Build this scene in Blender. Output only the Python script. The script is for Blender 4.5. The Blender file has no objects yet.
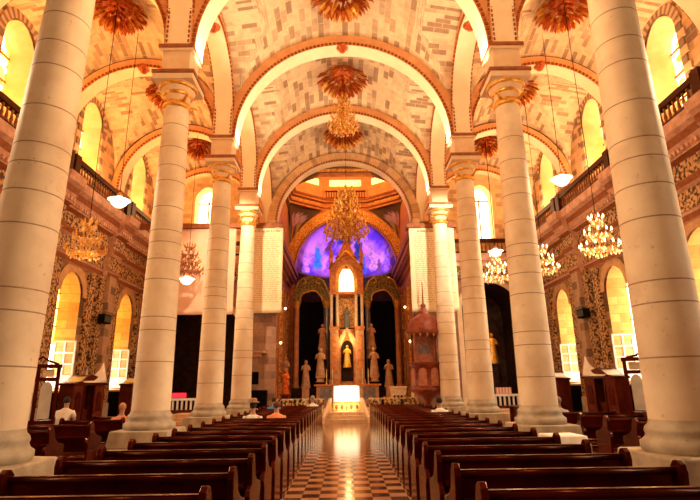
import bpy, bmesh, math, random
from math import sin, cos, pi, sqrt, radians
from mathutils import Vector, Matrix
random.seed(7)
S = bpy.context.scene
COL = S.collection

# ------------------------------------------------------------------ camera
cam = bpy.data.cameras.new('camera'); co = bpy.data.objects.new('camera', cam); COL.objects.link(co)
cam.sensor_width = 36.0; cam.lens = 501.7 / 700 * 36; cam.clip_end = 200
T, RO, YA = 0.26456, 0.01326, 0.01034
fw = Vector((sin(YA)*cos(T), cos(YA)*cos(T), sin(T)))
rt = Vector((cos(YA), -sin(YA), 0)); up = rt.cross(fw)
r2 = rt*cos(RO) - up*sin(RO); u2 = rt*sin(RO) + up*cos(RO)
m = Matrix((r2, u2, -fw)).transposed().to_4x4(); m.translation = Vector((0.028, 0, 1.75))
co.matrix_world = m
S.camera = co
# ------------------------------------------------------------------ view and world
S.view_settings.view_transform = 'Standard'; S.view_settings.look = 'None'
S.view_settings.gamma = 1.0; S.view_settings.use_curve_mapping = False
S.view_settings.exposure = 0.42
w = bpy.data.worlds.new('world'); S.world = w; w.use_nodes = True
w.node_tree.nodes['Background'].inputs[0].default_value = (1.0, 0.42, 0.18, 1)
w.node_tree.nodes['Background'].inputs[1].default_value = 0.11

def lamp(name, kind, loc, energy, color, radius=0.15, aim=None, spot=None, blend=0.6, size=None):
    l = bpy.data.lights.new(name, kind); o = bpy.data.objects.new(name, l); COL.objects.link(o)
    l.energy = energy; l.color = color; o.location = loc
    if kind in ('POINT', 'SPOT'): l.shadow_soft_size = radius
    if kind == 'SPOT': l.spot_size = radians(spot or 90); l.spot_blend = blend
    if kind == 'AREA':
        l.shape = 'RECTANGLE'; l.size, l.size_y = size
    if aim is not None:
        d = Vector(aim) - Vector(loc); o.rotation_euler = d.to_track_quat('-Z', 'Y').to_euler()
    return o
WARM = (1.0, 0.58, 0.26); GOLD = (1.0, 0.46, 0.12); CREAM = (1.0, 0.72, 0.42)
CY = [7.86 + 5.69*i for i in range(4)]            # column rows
BAYS = [5.015, 10.705, 16.395, 22.085, 27.775]    # bay centres
for y in CY:                                      # floodlights standing on the capitals' ledges
    for s in (-1, 1):
        lamp('nave_uplight', 'SPOT', (s*4.3, y, 11.2), 420 if y > 8 else 150, CREAM, 0.12, (0, y+0.3, 16.5), 140)
        lamp('aisle_uplight', 'SPOT', (s*5.75, y, 11.2), 200, GOLD if s < 0 else WARM, 0.12, (s*8.4, y+0.2, 16.2), 140)
for y in BAYS[1:]:                                # strip floods on the balconies' floor
    for s in (-1, 1):
        lamp('balcony_uplight', 'AREA', (s*11.95, y, 11.5), 170, GOLD if s < 0 else WARM, aim=(s*9.3, y, 16), size=(2.6, 0.15))
for y in (BAYS[0]-3, BAYS[1]-2.5):                # unseen fill lights added over the nave, behind and above the view
    lamp('nave_fill_light', 'POINT', (0, y, 9.6), 640, (1.0, 0.58, 0.27), 0.5)
for y in (10.7, 16.4, 22.1, 27.4):
    for s in (-1, 1):
        lamp('aisle_chandelier_light', 'POINT', (s*8.5, y, 5.6), 55, GOLD if s < 0 else WARM, 0.3)
        lamp('column_wash', 'SPOT', (s*10.6, y-1.2, 9.6), 1700 if s > 0 else 1100, CREAM, 0.2, (s*5, y-2, 4.5), 62)
lamp('crossing_light', 'POINT', (0.1, 34.2, 15.6), 380, GOLD, 0.4)
lamp('altar_light', 'SPOT', (0.1, 28.0, 13.5), 620, (1, 0.46, 0.15), 0.15, (0.1, 33.6, 5), 36)
for s in (-1, 1): lamp('flower_fill_light', 'SPOT', (s*3.6, 26.9, 7.9), 1100, (1, 0.74, 0.42), 0.1, (s*2.6, 28.0, 0.9), 50)  # spots added to brighten the flower beds, no fixtures modelled
lamp('conch_light', 'SPOT', (-2.2, 37.7, 9.9), 430, (0.50, 0.34, 1.0), 0.3, (-1.0, 40.5, 12.2), 120)
lamp('conch_light', 'SPOT', (2.4, 37.7, 9.9), 430, (0.50, 0.34, 1.0), 0.3, (1.2, 40.5, 12.2), 120)
lamp('altar_table_light', 'SPOT', (0, 25.0, 9.6), 22000, (1, 0.84, 0.58), 0.15, (0.03, 28.5, 1.3), 10)
lamp('banner_fill_light', 'SPOT', (-5.6, 20.5, 10.9), 1900, CREAM, 0.2, (-5.6, 26, 8.0), 70)  # pair of spots added only to brighten the banners
lamp('banner_fill_light', 'SPOT', (5.6, 20.5, 10.9), 1500, (1, 0.86, 0.6), 0.2, (5.0, 26, 8.2), 70)

# ------------------------------------------------------------------ materials
MC = {}
def mat(name, c, c2=None, scale=4.0, rough=0.7, metal=0.0, bump=0.0, emit=None, es=0.0, thr=(0.35, 0.7), detail=6, spec=0.4, coord='Object', pits=None):
    if name in MC: return MC[name]
    M = bpy.data.materials.new(name); M.use_nodes = True; nt = M.node_tree; N = nt.nodes; L = nt.links
    b = N['Principled BSDF']; b.inputs['Roughness'].default_value = rough; b.inputs['Metallic'].default_value = metal
    b.inputs['Specular IOR Level'].default_value = spec
    tc = N.new('ShaderNodeTexCoord'); nz = N.new('ShaderNodeTexNoise'); nz.inputs['Scale'].default_value = scale; nz.inputs['Detail'].default_value = detail
    L.new(tc.outputs[coord], nz.inputs['Vector'])
    rp = N.new('ShaderNodeValToRGB'); L.new(nz.outputs['Fac'], rp.inputs['Fac'])
    c2 = c2 or tuple(x*0.82 for x in c)
    rp.color_ramp.elements[0].position = thr[0]; rp.color_ramp.elements[1].position = thr[1]
    rp.color_ramp.elements[0].color = (*c2, 1); rp.color_ramp.elements[1].color = (*c, 1)
    L.new(rp.outputs[0], b.inputs['Base Color'])
    if pits:
        n2 = N.new('ShaderNodeTexNoise'); n2.inputs['Scale'].default_value = 9; n2.inputs['Detail'].default_value = 8; n2.inputs['Roughness'].default_value = 0.75
        L.new(tc.outputs[coord], n2.inputs['Vector']); r3 = N.new('ShaderNodeValToRGB'); r3.color_ramp.elements[0].position = 0.60; r3.color_ramp.elements[0].color = (1, 1, 1, 1)
        r3.color_ramp.elements[1].position = 0.70; r3.color_ramp.elements[1].color = (*pits, 1); L.new(n2.outputs['Fac'], r3.inputs[0])
        mp = N.new('ShaderNodeMixRGB'); mp.blend_type = 'MULTIPLY'; mp.inputs[0].default_value = 1; L.new(rp.outputs[0], mp.inputs[1]); L.new(r3.outputs[0], mp.inputs[2]); L.new(mp.outputs[0], b.inputs['Base Color'])
    if bump:
        bp = N.new('ShaderNodeBump'); bp.inputs['Strength'].default_value = bump; bp.inputs['Distance'].default_value = 0.03
        L.new(nz.outputs['Fac'], bp.inputs['Height']); L.new(bp.outputs[0], b.inputs['Normal'])
    if emit:
        b.inputs['Emission Color'].default_value = (*emit, 1); b.inputs['Emission Strength'].default_value = es
    MC[name] = M; return M
def brickmat(name, base, dark, mortar, bw=0.6, bh=0.3, frac=0.72, coord='UV', axes=None, rough=0.75, spread=0.03, soft=0.1, msize=0.012, noisec=0.25, bump=0.3):
    if name in MC: return MC[name]
    M = bpy.data.materials.new(name); M.use_nodes = True; nt = M.node_tree; N = nt.nodes; L = nt.links
    b = N['Principled BSDF']; b.inputs['Roughness'].default_value = rough; b.inputs['Specular IOR Level'].default_value = 0.25
    tc = N.new('ShaderNodeTexCoord'); vec = tc.outputs[coord]
    if axes:
        sp = N.new('ShaderNodeSeparateXYZ'); cb = N.new('ShaderNodeCombineXYZ'); L.new(vec, sp.inputs[0])
        L.new(sp.outputs[axes[0]], cb.inputs[0]); L.new(sp.outputs[axes[1]], cb.inputs[1]); vec = cb.outputs[0]
    br = N.new('ShaderNodeTexBrick'); L.new(vec, br.inputs['Vector'])
    br.inputs['Color1'].default_value = (0, 0, 0, 1); br.inputs['Color2'].default_value = (1, 1, 1, 1); br.inputs['Mortar'].default_value = (0.5, 0.5, 0.5, 1)
    br.inputs['Scale'].default_value = 1.0; br.inputs['Mortar Size'].default_value = msize; br.inputs['Brick Width'].default_value = bw; br.inputs['Row Height'].default_value = bh
    rp = N.new('ShaderNodeValToRGB'); L.new(br.outputs['Color'], rp.inputs['Fac'])
    e = rp.color_ramp.elements; e[0].position = frac; e[0].color = (*base, 1); e[1].position = min(1, frac+soft); e[1].color = (*dark, 1)
    nz = N.new('ShaderNodeTexNoise'); nz.inputs['Scale'].default_value = 3.5; nz.inputs['Detail'].default_value = 6; L.new(tc.outputs['Object'], nz.inputs['Vector'])
    mx = N.new('ShaderNodeMixRGB'); mx.blend_type = 'MULTIPLY'; mx.inputs[0].default_value = noisec*2
    L.new(rp.outputs[0], mx.inputs[1])
    r2 = N.new('ShaderNodeValToRGB'); r2.color_ramp.elements[0].position = 0.3; r2.color_ramp.elements[0].color = (0.6, 0.55, 0.5, 1); r2.color_ramp.elements[1].position = 0.6; r2.color_ramp.elements[1].color = (1, 1, 1, 1)
    L.new(nz.outputs['Fac'], r2.inputs[0]); L.new(r2.outputs[0], mx.inputs[2])
    m2 = N.new('ShaderNodeMixRGB'); L.new(br.outputs['Fac'], m2.inputs[0]); L.new(mx.outputs[0], m2.inputs[1]); m2.inputs[2].default_value = (*mortar, 1)
    L.new(m2.outputs[0], b.inputs['Base Color'])
    if bump:
        bp = N.new('ShaderNodeBump'); bp.inputs['Strength'].default_value = bump; bp.inputs['Distance'].default_value = 0.02; bp.invert = True
        L.new(br.outputs['Fac'], bp.inputs['Height']); L.new(bp.outputs[0], b.inputs['Normal'])
    MC[name] = M; return M

vault_m = brickmat('vault_brick', (0.84, 0.64, 0.42), (0.42, 0.26, 0.16), (0.76, 0.57, 0.38), 0.62, 0.27, 0.46, soft=0.42)
arch_m = mat('arch_stone', (0.80, 0.42, 0.18), (0.68, 0.32, 0.13), 3.0)
archbrick_m = brickmat('arch_brick', (0.74, 0.46, 0.25), (0.52, 0.3, 0.16), (0.6, 0.36, 0.2), 0.3, 0.9, 0.6, soft=0.3)
soffit_m = mat('soffit_plaster', (0.92, 0.80, 0.58), (0.86, 0.72, 0.5), 2.0)
bead_m = mat('red_gold_bead', (0.42, 0.10, 0.02), (0.24, 0.05, 0.01), 20, rough=0.4, metal=0.3)
impost_m = mat('impost_stone', (0.80, 0.60, 0.40), (0.72, 0.5, 0.32), 3)
mould_m = mat('brown_moulding', (0.36, 0.12, 0.045), (0.24, 0.07, 0.025), 5)
gild_m = mat('gilding', (0.95, 0.55, 0.12), (0.6, 0.28, 0.05), 9, rough=0.35, metal=0.7, bump=0.3)
redgold_m = mat('red_gold_leaf', (0.70, 0.17, 0.02), (0.28, 0.035, 0.005), 7, rough=0.4, metal=0.35)
stone_m = mat('column_stone', (0.84, 0.70, 0.52), (0.66, 0.50, 0.35), 1.3, rough=0.6, bump=0.12, pits=(0.55, 0.45, 0.38), thr=(0.3, 0.62), detail=10)
joint_m = mat('joint_mortar', (0.42, 0.28, 0.17), (0.3, 0.18, 0.1), 9)
plinth_m = mat('plinth_stone', (0.50, 0.42, 0.32), (0.32, 0.25, 0.18), 3.5, rough=0.55, pits=(0.5, 0.42, 0.36), bump=0.2, thr=(0.3, 0.65), detail=10)
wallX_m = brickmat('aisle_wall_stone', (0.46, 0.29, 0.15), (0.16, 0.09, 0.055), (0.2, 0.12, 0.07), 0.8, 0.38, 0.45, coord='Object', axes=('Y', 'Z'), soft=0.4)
wallY_m = brickmat('end_wall_stone', (0.44, 0.25, 0.17), (0.27, 0.15, 0.12), (0.34, 0.2, 0.14), 0.7, 0.36, 0.5, coord='Object', axes=('X', 'Z'), soft=0.4)
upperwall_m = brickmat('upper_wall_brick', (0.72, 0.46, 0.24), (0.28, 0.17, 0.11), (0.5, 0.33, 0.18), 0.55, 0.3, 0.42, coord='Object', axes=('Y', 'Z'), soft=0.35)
upperwallY_m = brickmat('upper_end_wall_brick', (0.78, 0.50, 0.26), (0.46, 0.27, 0.15), (0.6, 0.38, 0.2), 0.55, 0.3, 0.6, coord='Object', axes=('X', 'Z'), soft=0.35)
reveal_m = brickmat('reveal_stone', (0.80, 0.50, 0.20), (0.62, 0.34, 0.12), (0.5, 0.26, 0.1), 0.9, 0.4, 0.4, coord='Object', axes=('X', 'Z'), soft=0.5)
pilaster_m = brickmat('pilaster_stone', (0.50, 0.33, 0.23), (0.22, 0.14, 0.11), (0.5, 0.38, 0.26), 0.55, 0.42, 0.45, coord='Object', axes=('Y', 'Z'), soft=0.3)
orn_m = mat('carved_ornament', (0.66, 0.40, 0.20), (0.07, 0.03, 0.015), 9, rough=0.6, bump=1.0, thr=(0.44, 0.56), detail=3)
pink_m = mat('entablature_stone', (0.80, 0.52, 0.40), (0.56, 0.30, 0.22), 4)
darkrail_m = mat('dark_railing_wood', (0.06, 0.022, 0.012), (0.03, 0.01, 0.006), 6, rough=0.5)
balust_m = mat('gold_brown_baluster', (0.40, 0.15, 0.03), (0.25, 0.07, 0.015), 6, rough=0.5)
wood_m = mat('pew_wood', (0.085, 0.007, 0.003), (0.030, 0.003, 0.001), 3.0, rough=0.22, spec=0.5, thr=(0.3, 0.7))
wood2_m = mat('red_wood', (0.16, 0.03, 0.014), (0.07, 0.012, 0.006), 3.0, rough=0.35)
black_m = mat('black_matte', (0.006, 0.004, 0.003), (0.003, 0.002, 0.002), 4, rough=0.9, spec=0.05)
white_m = mat('white_paint', (0.86, 0.83, 0.76), (0.78, 0.74, 0.66), 4, rough=0.5)
for _m in (wood_m, wood2_m, darkrail_m): _m.node_tree.nodes['Principled BSDF'].inputs['Specular Tint'].default_value = (1, 0.24, 0.07, 1)
cloth_m = mat('white_cloth', (0.88, 0.84, 0.78), (0.76, 0.72, 0.68), 6, rough=0.9)
marble_m = mat('cream_marble', (0.82, 0.62, 0.42), (0.66, 0.44, 0.27), 5, rough=0.45)
greymarble_m = mat('grey_marble', (0.30, 0.26, 0.26), (0.16, 0.13, 0.13), 5, rough=0.3)
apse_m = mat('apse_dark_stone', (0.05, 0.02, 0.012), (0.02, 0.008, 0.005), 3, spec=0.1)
sanct_m = mat('sanctuary_ochre', (0.62, 0.24, 0.08), (0.42, 0.14, 0.045), 3)
gold_wall_m = mat('gold_ornament', (0.92, 0.50, 0.12), (0.42, 0.14, 0.03), 12, rough=0.5, metal=0.25, bump=0.8, thr=(0.4, 0.6), detail=3)

class MB:
    def __init__(s): s.v = []; s.f = []; s.mi = []; s.mats = []; s.uv = {}; s.sm = []
    def slot(s, m):
        if m not in s.mats: s.mats.append(m)
        return s.mats.index(m)
    def add(s, vs, fs, m, smooth=False, uvs=None):
        o = len(s.v); s.v += [tuple(p) for p in vs]; k = s.slot(m)
        for f in fs: s.f.append([o+i for i in f]); s.mi.append(k); s.sm.append(smooth)
        if uvs:
            for i, u in enumerate(uvs): s.uv[o+i] = u
        return s
    def box(s, c, d, m, rz=0, taper=1.0, ry=0):
        x, y, z = d[0]/2, d[1]/2, d[2]/2; R = Matrix.Rotation(rz, 3, 'Z') @ Matrix.Rotation(ry, 3, 'Y'); C = Vector(c); vs = []
        for (a, b, e) in ((-1,-1,-1),(1,-1,-1),(1,1,-1),(-1,1,-1),(-1,-1,1),(1,-1,1),(1,1,1),(-1,1,1)):
            t = taper if e > 0 else 1
            vs.append(C + R @ Vector((a*x*t, b*y*t, e*z)))
        return s.add(vs, [(3,2,1,0),(4,5,6,7),(0,1,5,4),(1,2,6,5),(2,3,7,6),(3,0,4,7)], m)
    def b2(s, a, b, m): return s.box([(a[i]+b[i])/2 for i in range(3)], [abs(b[i]-a[i]) for i in range(3)], m)
    def lathe(s, prof, m, c=(0,0,0), n=24, cap=True, mf=None, sx=1, sy=1):
        vs = []; fs = []
        for r, z in prof:
            for k in range(n): a = 2*pi*k/n; vs.append((c[0]+r*cos(a)*sx, c[1]+r*sin(a)*sy, c[2]+z))
        for i in range(len(prof)-1):
            for k in range(n): fs.append((i*n+k, i*n+(k+1) % n, (i+1)*n+(k+1) % n, (i+1)*n+k))
        if mf is None: s.add(vs, fs, m, True)
        else:
            o = len(s.v); s.v += vs
            for q, f in enumerate(fs): s.f.append([o+i for i in f]); s.mi.append(s.slot(mf(q//n))); s.sm.append(True)
        if cap:
            o = len(s.v)
            s.add([vs[k] for k in range(n)], [tuple(range(n-1, -1, -1))], m); s.add(vs[-n:], [tuple(range(n))], m)
        return s
    def tube(s, pts, r, m, n=6, r1=None):
        pts = [Vector(p) for p in pts]; vs = []; N = len(pts)
        for i, p in enumerate(pts):
            d = (pts[min(i+1, N-1)] - pts[max(i-1, 0)]).normalized()
            a = d.orthogonal().normalized() if i == 0 else (a - d*a.dot(d)).normalized()
            b = d.cross(a); rr = r if r1 is None else r + (r1-r)*i/(N-1)
            for k in range(n): t = 2*pi*k/n; vs.append(p + (a*cos(t)+b*sin(t))*rr)
        fs = [(i*n+k, i*n+(k+1) % n, (i+1)*n+(k+1) % n, (i+1)*n+k) for i in range(N-1) for k in range(n)]
        fs += [tuple(range(n-1, -1, -1)), tuple(range((N-1)*n, N*n))]
        return s.add(vs, fs, m, True)
    def ball(s, c, r, m, n=10, sz=(1,1,1)):
        prof = [(max(1e-4, sin(pi*i/6)), -cos(pi*i/6)) for i in range(7)]
        vs = []; fs = []
        for a, z in prof:
            for k in range(n): t = 2*pi*k/n; vs.append((c[0]+r*a*cos(t)*sz[0], c[1]+r*a*sin(t)*sz[1], c[2]+r*z*sz[2]))
        for i in range(6):
            for k in range(n): fs.append((i*n+k, i*n+(k+1) % n, (i+1)*n+(k+1) % n, (i+1)*n+k))
        return s.add(vs, fs, m, True)
    def prism(s, poly, y0, y1, m, f=lambda a, b, w: (a, w, b)):
        n = len(poly); vs = [f(a, b, y0) for a, b in poly] + [f(a, b, y1) for a, b in poly]
        fs = [tuple(range(n)), tuple(range(2*n-1, n-1, -1))] + [(i, i+n, (i+1) % n+n, (i+1) % n) for i in range(n)]
        return s.add(vs, fs, m)
    def build(s, name, parent=None, bevel=0, loc=None):
        me = bpy.data.meshes.new(name); me.from_pydata(s.v, [], s.f)
        for mm in s.mats: me.materials.append(mm)
        me.polygons.foreach_set('material_index', s.mi); me.polygons.foreach_set('use_smooth', s.sm)
        if s.uv:
            ul = me.uv_layers.new(name='uv')
            for l in me.loops: ul.data[l.index].uv = s.uv.get(l.vertex_index, (0, 0))
        me.validate(); me.update()
        bm = bmesh.new(); bm.from_mesh(me)
        bmesh.ops.recalc_face_normals(bm, faces=bm.faces); bm.to_mesh(me); bm.free()
        o = bpy.data.objects.new(name, me); COL.objects.link(o)
        if parent: o.parent = parent
        if loc: o.location = loc
        if bevel:
            b = o.modifiers.new('bevel', 'BEVEL'); b.width = bevel; b.segments = 2; b.limit_method = 'ANGLE'
        return o
def thing(name, label, cat, loc=(0,0,0), rz=0, group=None):
    o = bpy.data.objects.new(name, None); COL.objects.link(o); o.location = loc; o.rotation_euler = (0, 0, rz)
    o.empty_display_size = 0.1; return tag(o, label, cat, group)
def tag(o, label=None, cat=None, group=None):
    if label: o['label'] = label
    if cat: o['category'] = cat
    if group: o['group'] = group
    return o
def struct(mb, name): o = mb.build(name); o['kind'] = 'structure'; return o
def kids(o): return [c for c in COL.objects if c.parent == o]
def dup(src, loc, label, rz=None, par=None):
    r = src.copy(); COL.objects.link(r)
    if par is None:
        r.location = loc; r['label'] = label
        if rz is not None: r.rotation_euler = (0, 0, rz)
    else: r.parent = par
    for c in kids(src): dup(c, None, None, None, r)
    return r

# ------------------------------------------------------------------ arches and vaults
def archpts(a, b, n): return [(-a*cos(pi*i/n), b*sin(pi*i/n)) for i in range(n+1)]
def arch(name, f, a, b, zc, zs, t, d, n=28, bead=True, soffit=None, face=None, brick=False):
    """f(u,w,z)->xyz ; u across the span, w along the depth"""
    mb = MB(); soffit = soffit or soffit_m; face = face or arch_m
    I = [(-a, zs)] + [(u, zc+z) for u, z in archpts(a, b, n)] + [(a, zs)]
    O = [(-a-t, zs)] + [(u, zc+z) for u, z in archpts(a+t, b+t, n)] + [(a+t, zs)]
    N = len(I)
    L = [0]
    for i in range(1, N): L.append(L[-1] + math.dist(I[i], I[i-1]))
    h = d/2
    for w in (-h, h):
        vs = [f(u, w, z) for u, z in I] + [f(u, w, z) for u, z in O]
        uv = [(l, 0) for l in L] + [(l, t) for l in L]
        mb.add(vs, [(i, i+1, N+i+1, N+i) for i in range(N-1)], archbrick_m if brick else face, False, uv)
    vs = [f(u, -h, z) for u, z in I] + [f(u, h, z) for u, z in I]
    mb.add(vs, [(i, i+1, N+i+1, N+i) for i in range(N-1)], soffit, True)
    vs = [f(u, -h, z) for u, z in O] + [f(u, h, z) for u, z in O]
    mb.add(vs, [(i, i+1, N+i+1, N+i) for i in range(N-1)], face, True)
    if bead:
        cnt = int(L[-1]/0.17)
        for w in (-h-0.02, h+0.02):
            for k in range(cnt):
                q = (k+0.5)*L[-1]/cnt; i = max(j for j in range(N) if L[j] <= q); i = min(i, N-2)
                e = (q-L[i])/(L[i+1]-L[i]+1e-9)
                u = I[i][0]+(I[i+1][0]-I[i][0])*e; z = I[i][1]+(I[i+1][1]-I[i][1])*e
                du, dz = I[i+1][0]-I[i][0], I[i+1][1]-I[i][1]; l = sqrt(du*du+dz*dz); du /= l; dz /= l
                nu, nz = -dz, du    # outward
                P = []
                for ww in (w-0.035, w+0.035):
                    for p, r in ((-.055, .03), (.055, .03), (.055, .12), (-.055, .12)):
                        P.append(f(u+du*p+nu*r, ww, z+dz*p+nz*r))
                mb.add(P, [(0,1,2,3),(4,5,6,7),(0,1,5,4),(1,2,6,5),(2,3,7,6),(3,0,4,7)], bead_m)
            # raised fillet under the beads
    return struct(mb, name)
TR = [1]
def tn():
    TR[0] += 1; return 'trim_%d' % TR[0]
NA = 4.47; ZN = 11.75
for i, y in enumerate(CY + [30.55]):
    arch(tn(), lambda u, w, z, y=y: (u, y+w, z), NA if i < 4 else 4.25, 4.4 if i < 4 else 4.2, ZN, 11.75, 0.5 if i < 4 else 0.62, 0.78, brick=(i == 4), n=36)
for k, y in enumerate(BAYS[1:]):
    for s in (-1, 1): arch(tn(), lambda u, w, z, y=y, s=s: (s*5+w, y+u, z), 2.4, 2.35, 12.8, 11.75, 0.42, 0.74)
for y in CY + [30.4]:
    for s in (-1, 1): arch(tn(), lambda u, w, z, y=y, s=s: (s*8.62+u, y+w, z), 3.17, 3.25, 11.9, 11.75, 0.42, 0.66)

def vault(name, x0, x1, y0, y1, za, ra, zb, rb, bulge, mat_, nx=34, ny=30):
    mb = MB(); cx, cy = (x0+x1)/2, (y0+y1)/2; ax, ay = (x1-x0)/2, (y1-y0)/2
    vs = []; uv = []
    for j in range(ny+1):
        for i in range(nx+1):
            u = -cos(pi*i/nx); v = -cos(pi*j/ny)
            zA = za + ra*sqrt(max(0, 1-u*u)); zB = zb + rb*sqrt(max(0, 1-v*v))
            z = max(zA, zB) + bulge*(1-u*u)*(1-v*v)
            vs.append((cx+ax*u, cy+ay*v, z))
            uv.append((cy+ay*v, 5.0*math.asin(max(-1, min(1, u)))) if zA >= zB else (cx+ax*u+0.3, 3.4*math.asin(v)))
    fs = [(j*(nx+1)+i, j*(nx+1)+i+1, (j+1)*(nx+1)+i+1, (j+1)*(nx+1)+i) for j in range(ny) for i in range(nx)]
    mb.add(vs, fs, mat_, True, uv)
    return struct(mb, name)
for i, y in enumerate(BAYS[1:]):
    vault('ceiling' if i == 0 else 'ceiling_nave_bay', -4.85, 4.85, y-2.6, y+2.6, 11.9, 4.75, 12.9, 2.75, 0.55, vault_m)
    for s in (-1, 1):
        a, b = sorted((s*5.15, s*12.25)); vault('ceiling_aisle_bay', a, b, y-2.65, y+2.65, 12.2, 3.5, 12.7, 2.85, 0.55, vault_m, 28, 26)

# ------------------------------------------------------------------ floor
def floor_mat():
    M = bpy.data.materials.new('checker_tile'); M.use_nodes = True; N = M.node_tree.nodes; L = M.node_tree.links; b = N['Principled BSDF']
    tc = N.new('ShaderNodeTexCoord'); mp = N.new('ShaderNodeMapping'); mp.inputs['Location'].default_value = (0.145, 0.05, 0.5)
    ck = N.new('ShaderNodeTexChecker'); ck.inputs['Scale'].default_value = 1/0.29
    ck.inputs['Color1'].default_value = (0.62, 0.30, 0.13, 1); ck.inputs['Color2'].default_value = (0.10, 0.03, 0.015, 1)
    L.new(tc.outputs['Object'], mp.inputs[0]); L.new(mp.outputs[0], ck.inputs[0])
    nz = N.new('ShaderNodeTexNoise'); nz.inputs['Scale'].default_value = 2.5; L.new(tc.outputs['Object'], nz.inputs[0])
    mx = N.new('ShaderNodeMixRGB'); mx.blend_type = 'MULTIPLY'; mx.inputs[0].default_value = 0.4; L.new(ck.outputs[0], mx.inputs[1]); L.new(nz.outputs[0], mx.inputs[2])
    L.new(mx.outputs[0], b.inputs['Base Color']); b.inputs['Roughness'].default_value = 0.14; b.inputs['Specular IOR Level'].default_value = 0.28
    return M
chk = floor_mat()
darkfloor_m = mat('dark_red_floor', (0.10, 0.035, 0.02), (0.05, 0.015, 0.01), 2, rough=0.35)
struct(MB().b2((-14, -3, -0.2), (14, 42, 0), chk), 'floor')

# ------------------------------------------------------------------ walls with openings
def panel(mb, F, u0, u1, v0, v1, oc, ow, ob, ospring, m_face, m_rev, depth=0.75, splay=0.7, n=12, point=0.0):
    """wall panel with one arched opening; F(u,v,w)"""
    top = ospring + ow
    A = [(oc-ow*cos(pi*i/n), ospring+ow*(1+point*sin(pi*i/n)**4)*sin(pi*i/n)) for i in range(n+1)]
    q = lambda pts, m: mb.add([F(*p, 0) for p in pts], [(0,1,2,3)], m)
    q([(u0,v0),(oc-ow,v0),(oc-ow,v1),(u0,v1)], m_face); q([(oc+ow,v0),(u1,v0),(u1,v1),(oc+ow,v1)], m_face)
    if ob > v0: q([(oc-ow,v0),(oc+ow,v0),(oc+ow,ob),(oc-ow,ob)], m_face)
    for i in range(n): q([A[i], A[i+1], (A[i+1][0], v1), (A[i][0], v1)], m_face)
    out = [(oc-ow, ob)] + A + [(oc+ow, ob)]
    mid = (oc, (ob+ospring)/2)
    inn = [(oc+(u-oc)*splay, ospring+(v-ospring)*splay if v > ospring else (v if v > ob+1e-6 else ob+0.25*(1-splay)*2)) for u, v in out]
    K = len(out)
    mb.add([F(u, v, 0) for u, v in out]+[F(u, v, depth) for u, v in inn], [(i, (i+1) % K, K+(i+1) % K, K+i) for i in range(K)], m_rev)
    return inn
def glassmat(name, stops, es):
    M = bpy.data.materials.new(name); M.use_nodes = True; N = M.node_tree.nodes; L = M.node_tree.links
    b = N['Principled BSDF']; tc = N.new('ShaderNodeTexCoord'); vo = N.new('ShaderNodeTexVoronoi'); vo.inputs['Scale'].default_value = 3.2
    L.new(tc.outputs['Object'], vo.inputs[0]); sp = N.new('ShaderNodeSeparateColor'); L.new(vo.outputs['Color'], sp.inputs[0])
    rp = N.new('ShaderNodeValToRGB'); rp.color_ramp.interpolation = 'CONSTANT'
    e = rp.color_ramp.elements; e[0].position = 0; e[0].color = (*stops[0][1], 1); e[1].position = stops[1][0]; e[1].color = (*stops[1][1], 1)
    for p, c in stops[2:]: x = e.new(p); x.color = (*c, 1)
    L.new(sp.outputs[0], rp.inputs[0]); L.new(rp.outputs[0], b.inputs['Emission Color']); L.new(rp.outputs[0], b.inputs['Base Color'])
    b.inputs['Emission Strength'].default_value = es; b.inputs['Roughness'].default_value = 0.3
    return M
up_glass = glassmat('upper_window_glass', [(0, (1, 0.46, 0.05)), (0.35, (1, 0.66, 0.2)), (0.62, (1, 0.88, 0.66)), (0.90, (1, 0.12, 0.02)), (0.96, (0.1, 0.6, 0.15))], 4.2)
low_glass = glassmat('lower_window_glass', [(0, (1, 0.50, 0.06)), (0.5, (1, 0.60, 0.12))], 5)
day_glass = mat('daylight_pane', (1, 1, 1), emit=(1, 0.93, 0.8), es=7)
dayw_glass = mat('warm_daylight_pane', (1, 1, 1), emit=(1, 0.78, 0.42), es=8)
WN = [0]
def shutter(s, y):
    sh = MB(); x0, x1 = 12.95, 12.05; yy0, yy1 = y+0.70, y+0.86
    def q(u): return s*(x0+(x1-x0)*u), yy0+(yy1-yy0)*u-0.04
    def bar(u0, u1, z0, z1, m_, th=0.05):
        a, b_ = q(u0), q(u1); sh.add([(a[0],a[1]-th,z0),(b_[0],b_[1]-th,z0),(b_[0],b_[1],z0),(a[0],a[1],z0),(a[0],a[1]-th,z1),(b_[0],b_[1]-th,z1),(b_[0],b_[1],z1),(a[0],a[1],z1)], [(0,1,2,3),(4,5,6,7),(0,1,5,4),(1,2,6,5),(2,3,7,6),(3,0,4,7)], m_)
    for u in (0, .46, .92): bar(u, u+.08, 1.8, 3.85, white_m)
    for k in range(5): bar(0, 1, 1.8+k*.5, 1.87+k*.5, white_m)
    bar(0.02, .98, 2.0, 3.8, reveal_m, 0.015); bar(0, 1, 1.8, 2.3, white_m, .045)
    o = sh.build('window_casement'); o['kind'] = 'structure'
def pane(mb, F, inn, w, m): mb.add([F(u, v, w) for u, v in inn], [tuple(range(len(inn)))], m)
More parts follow.
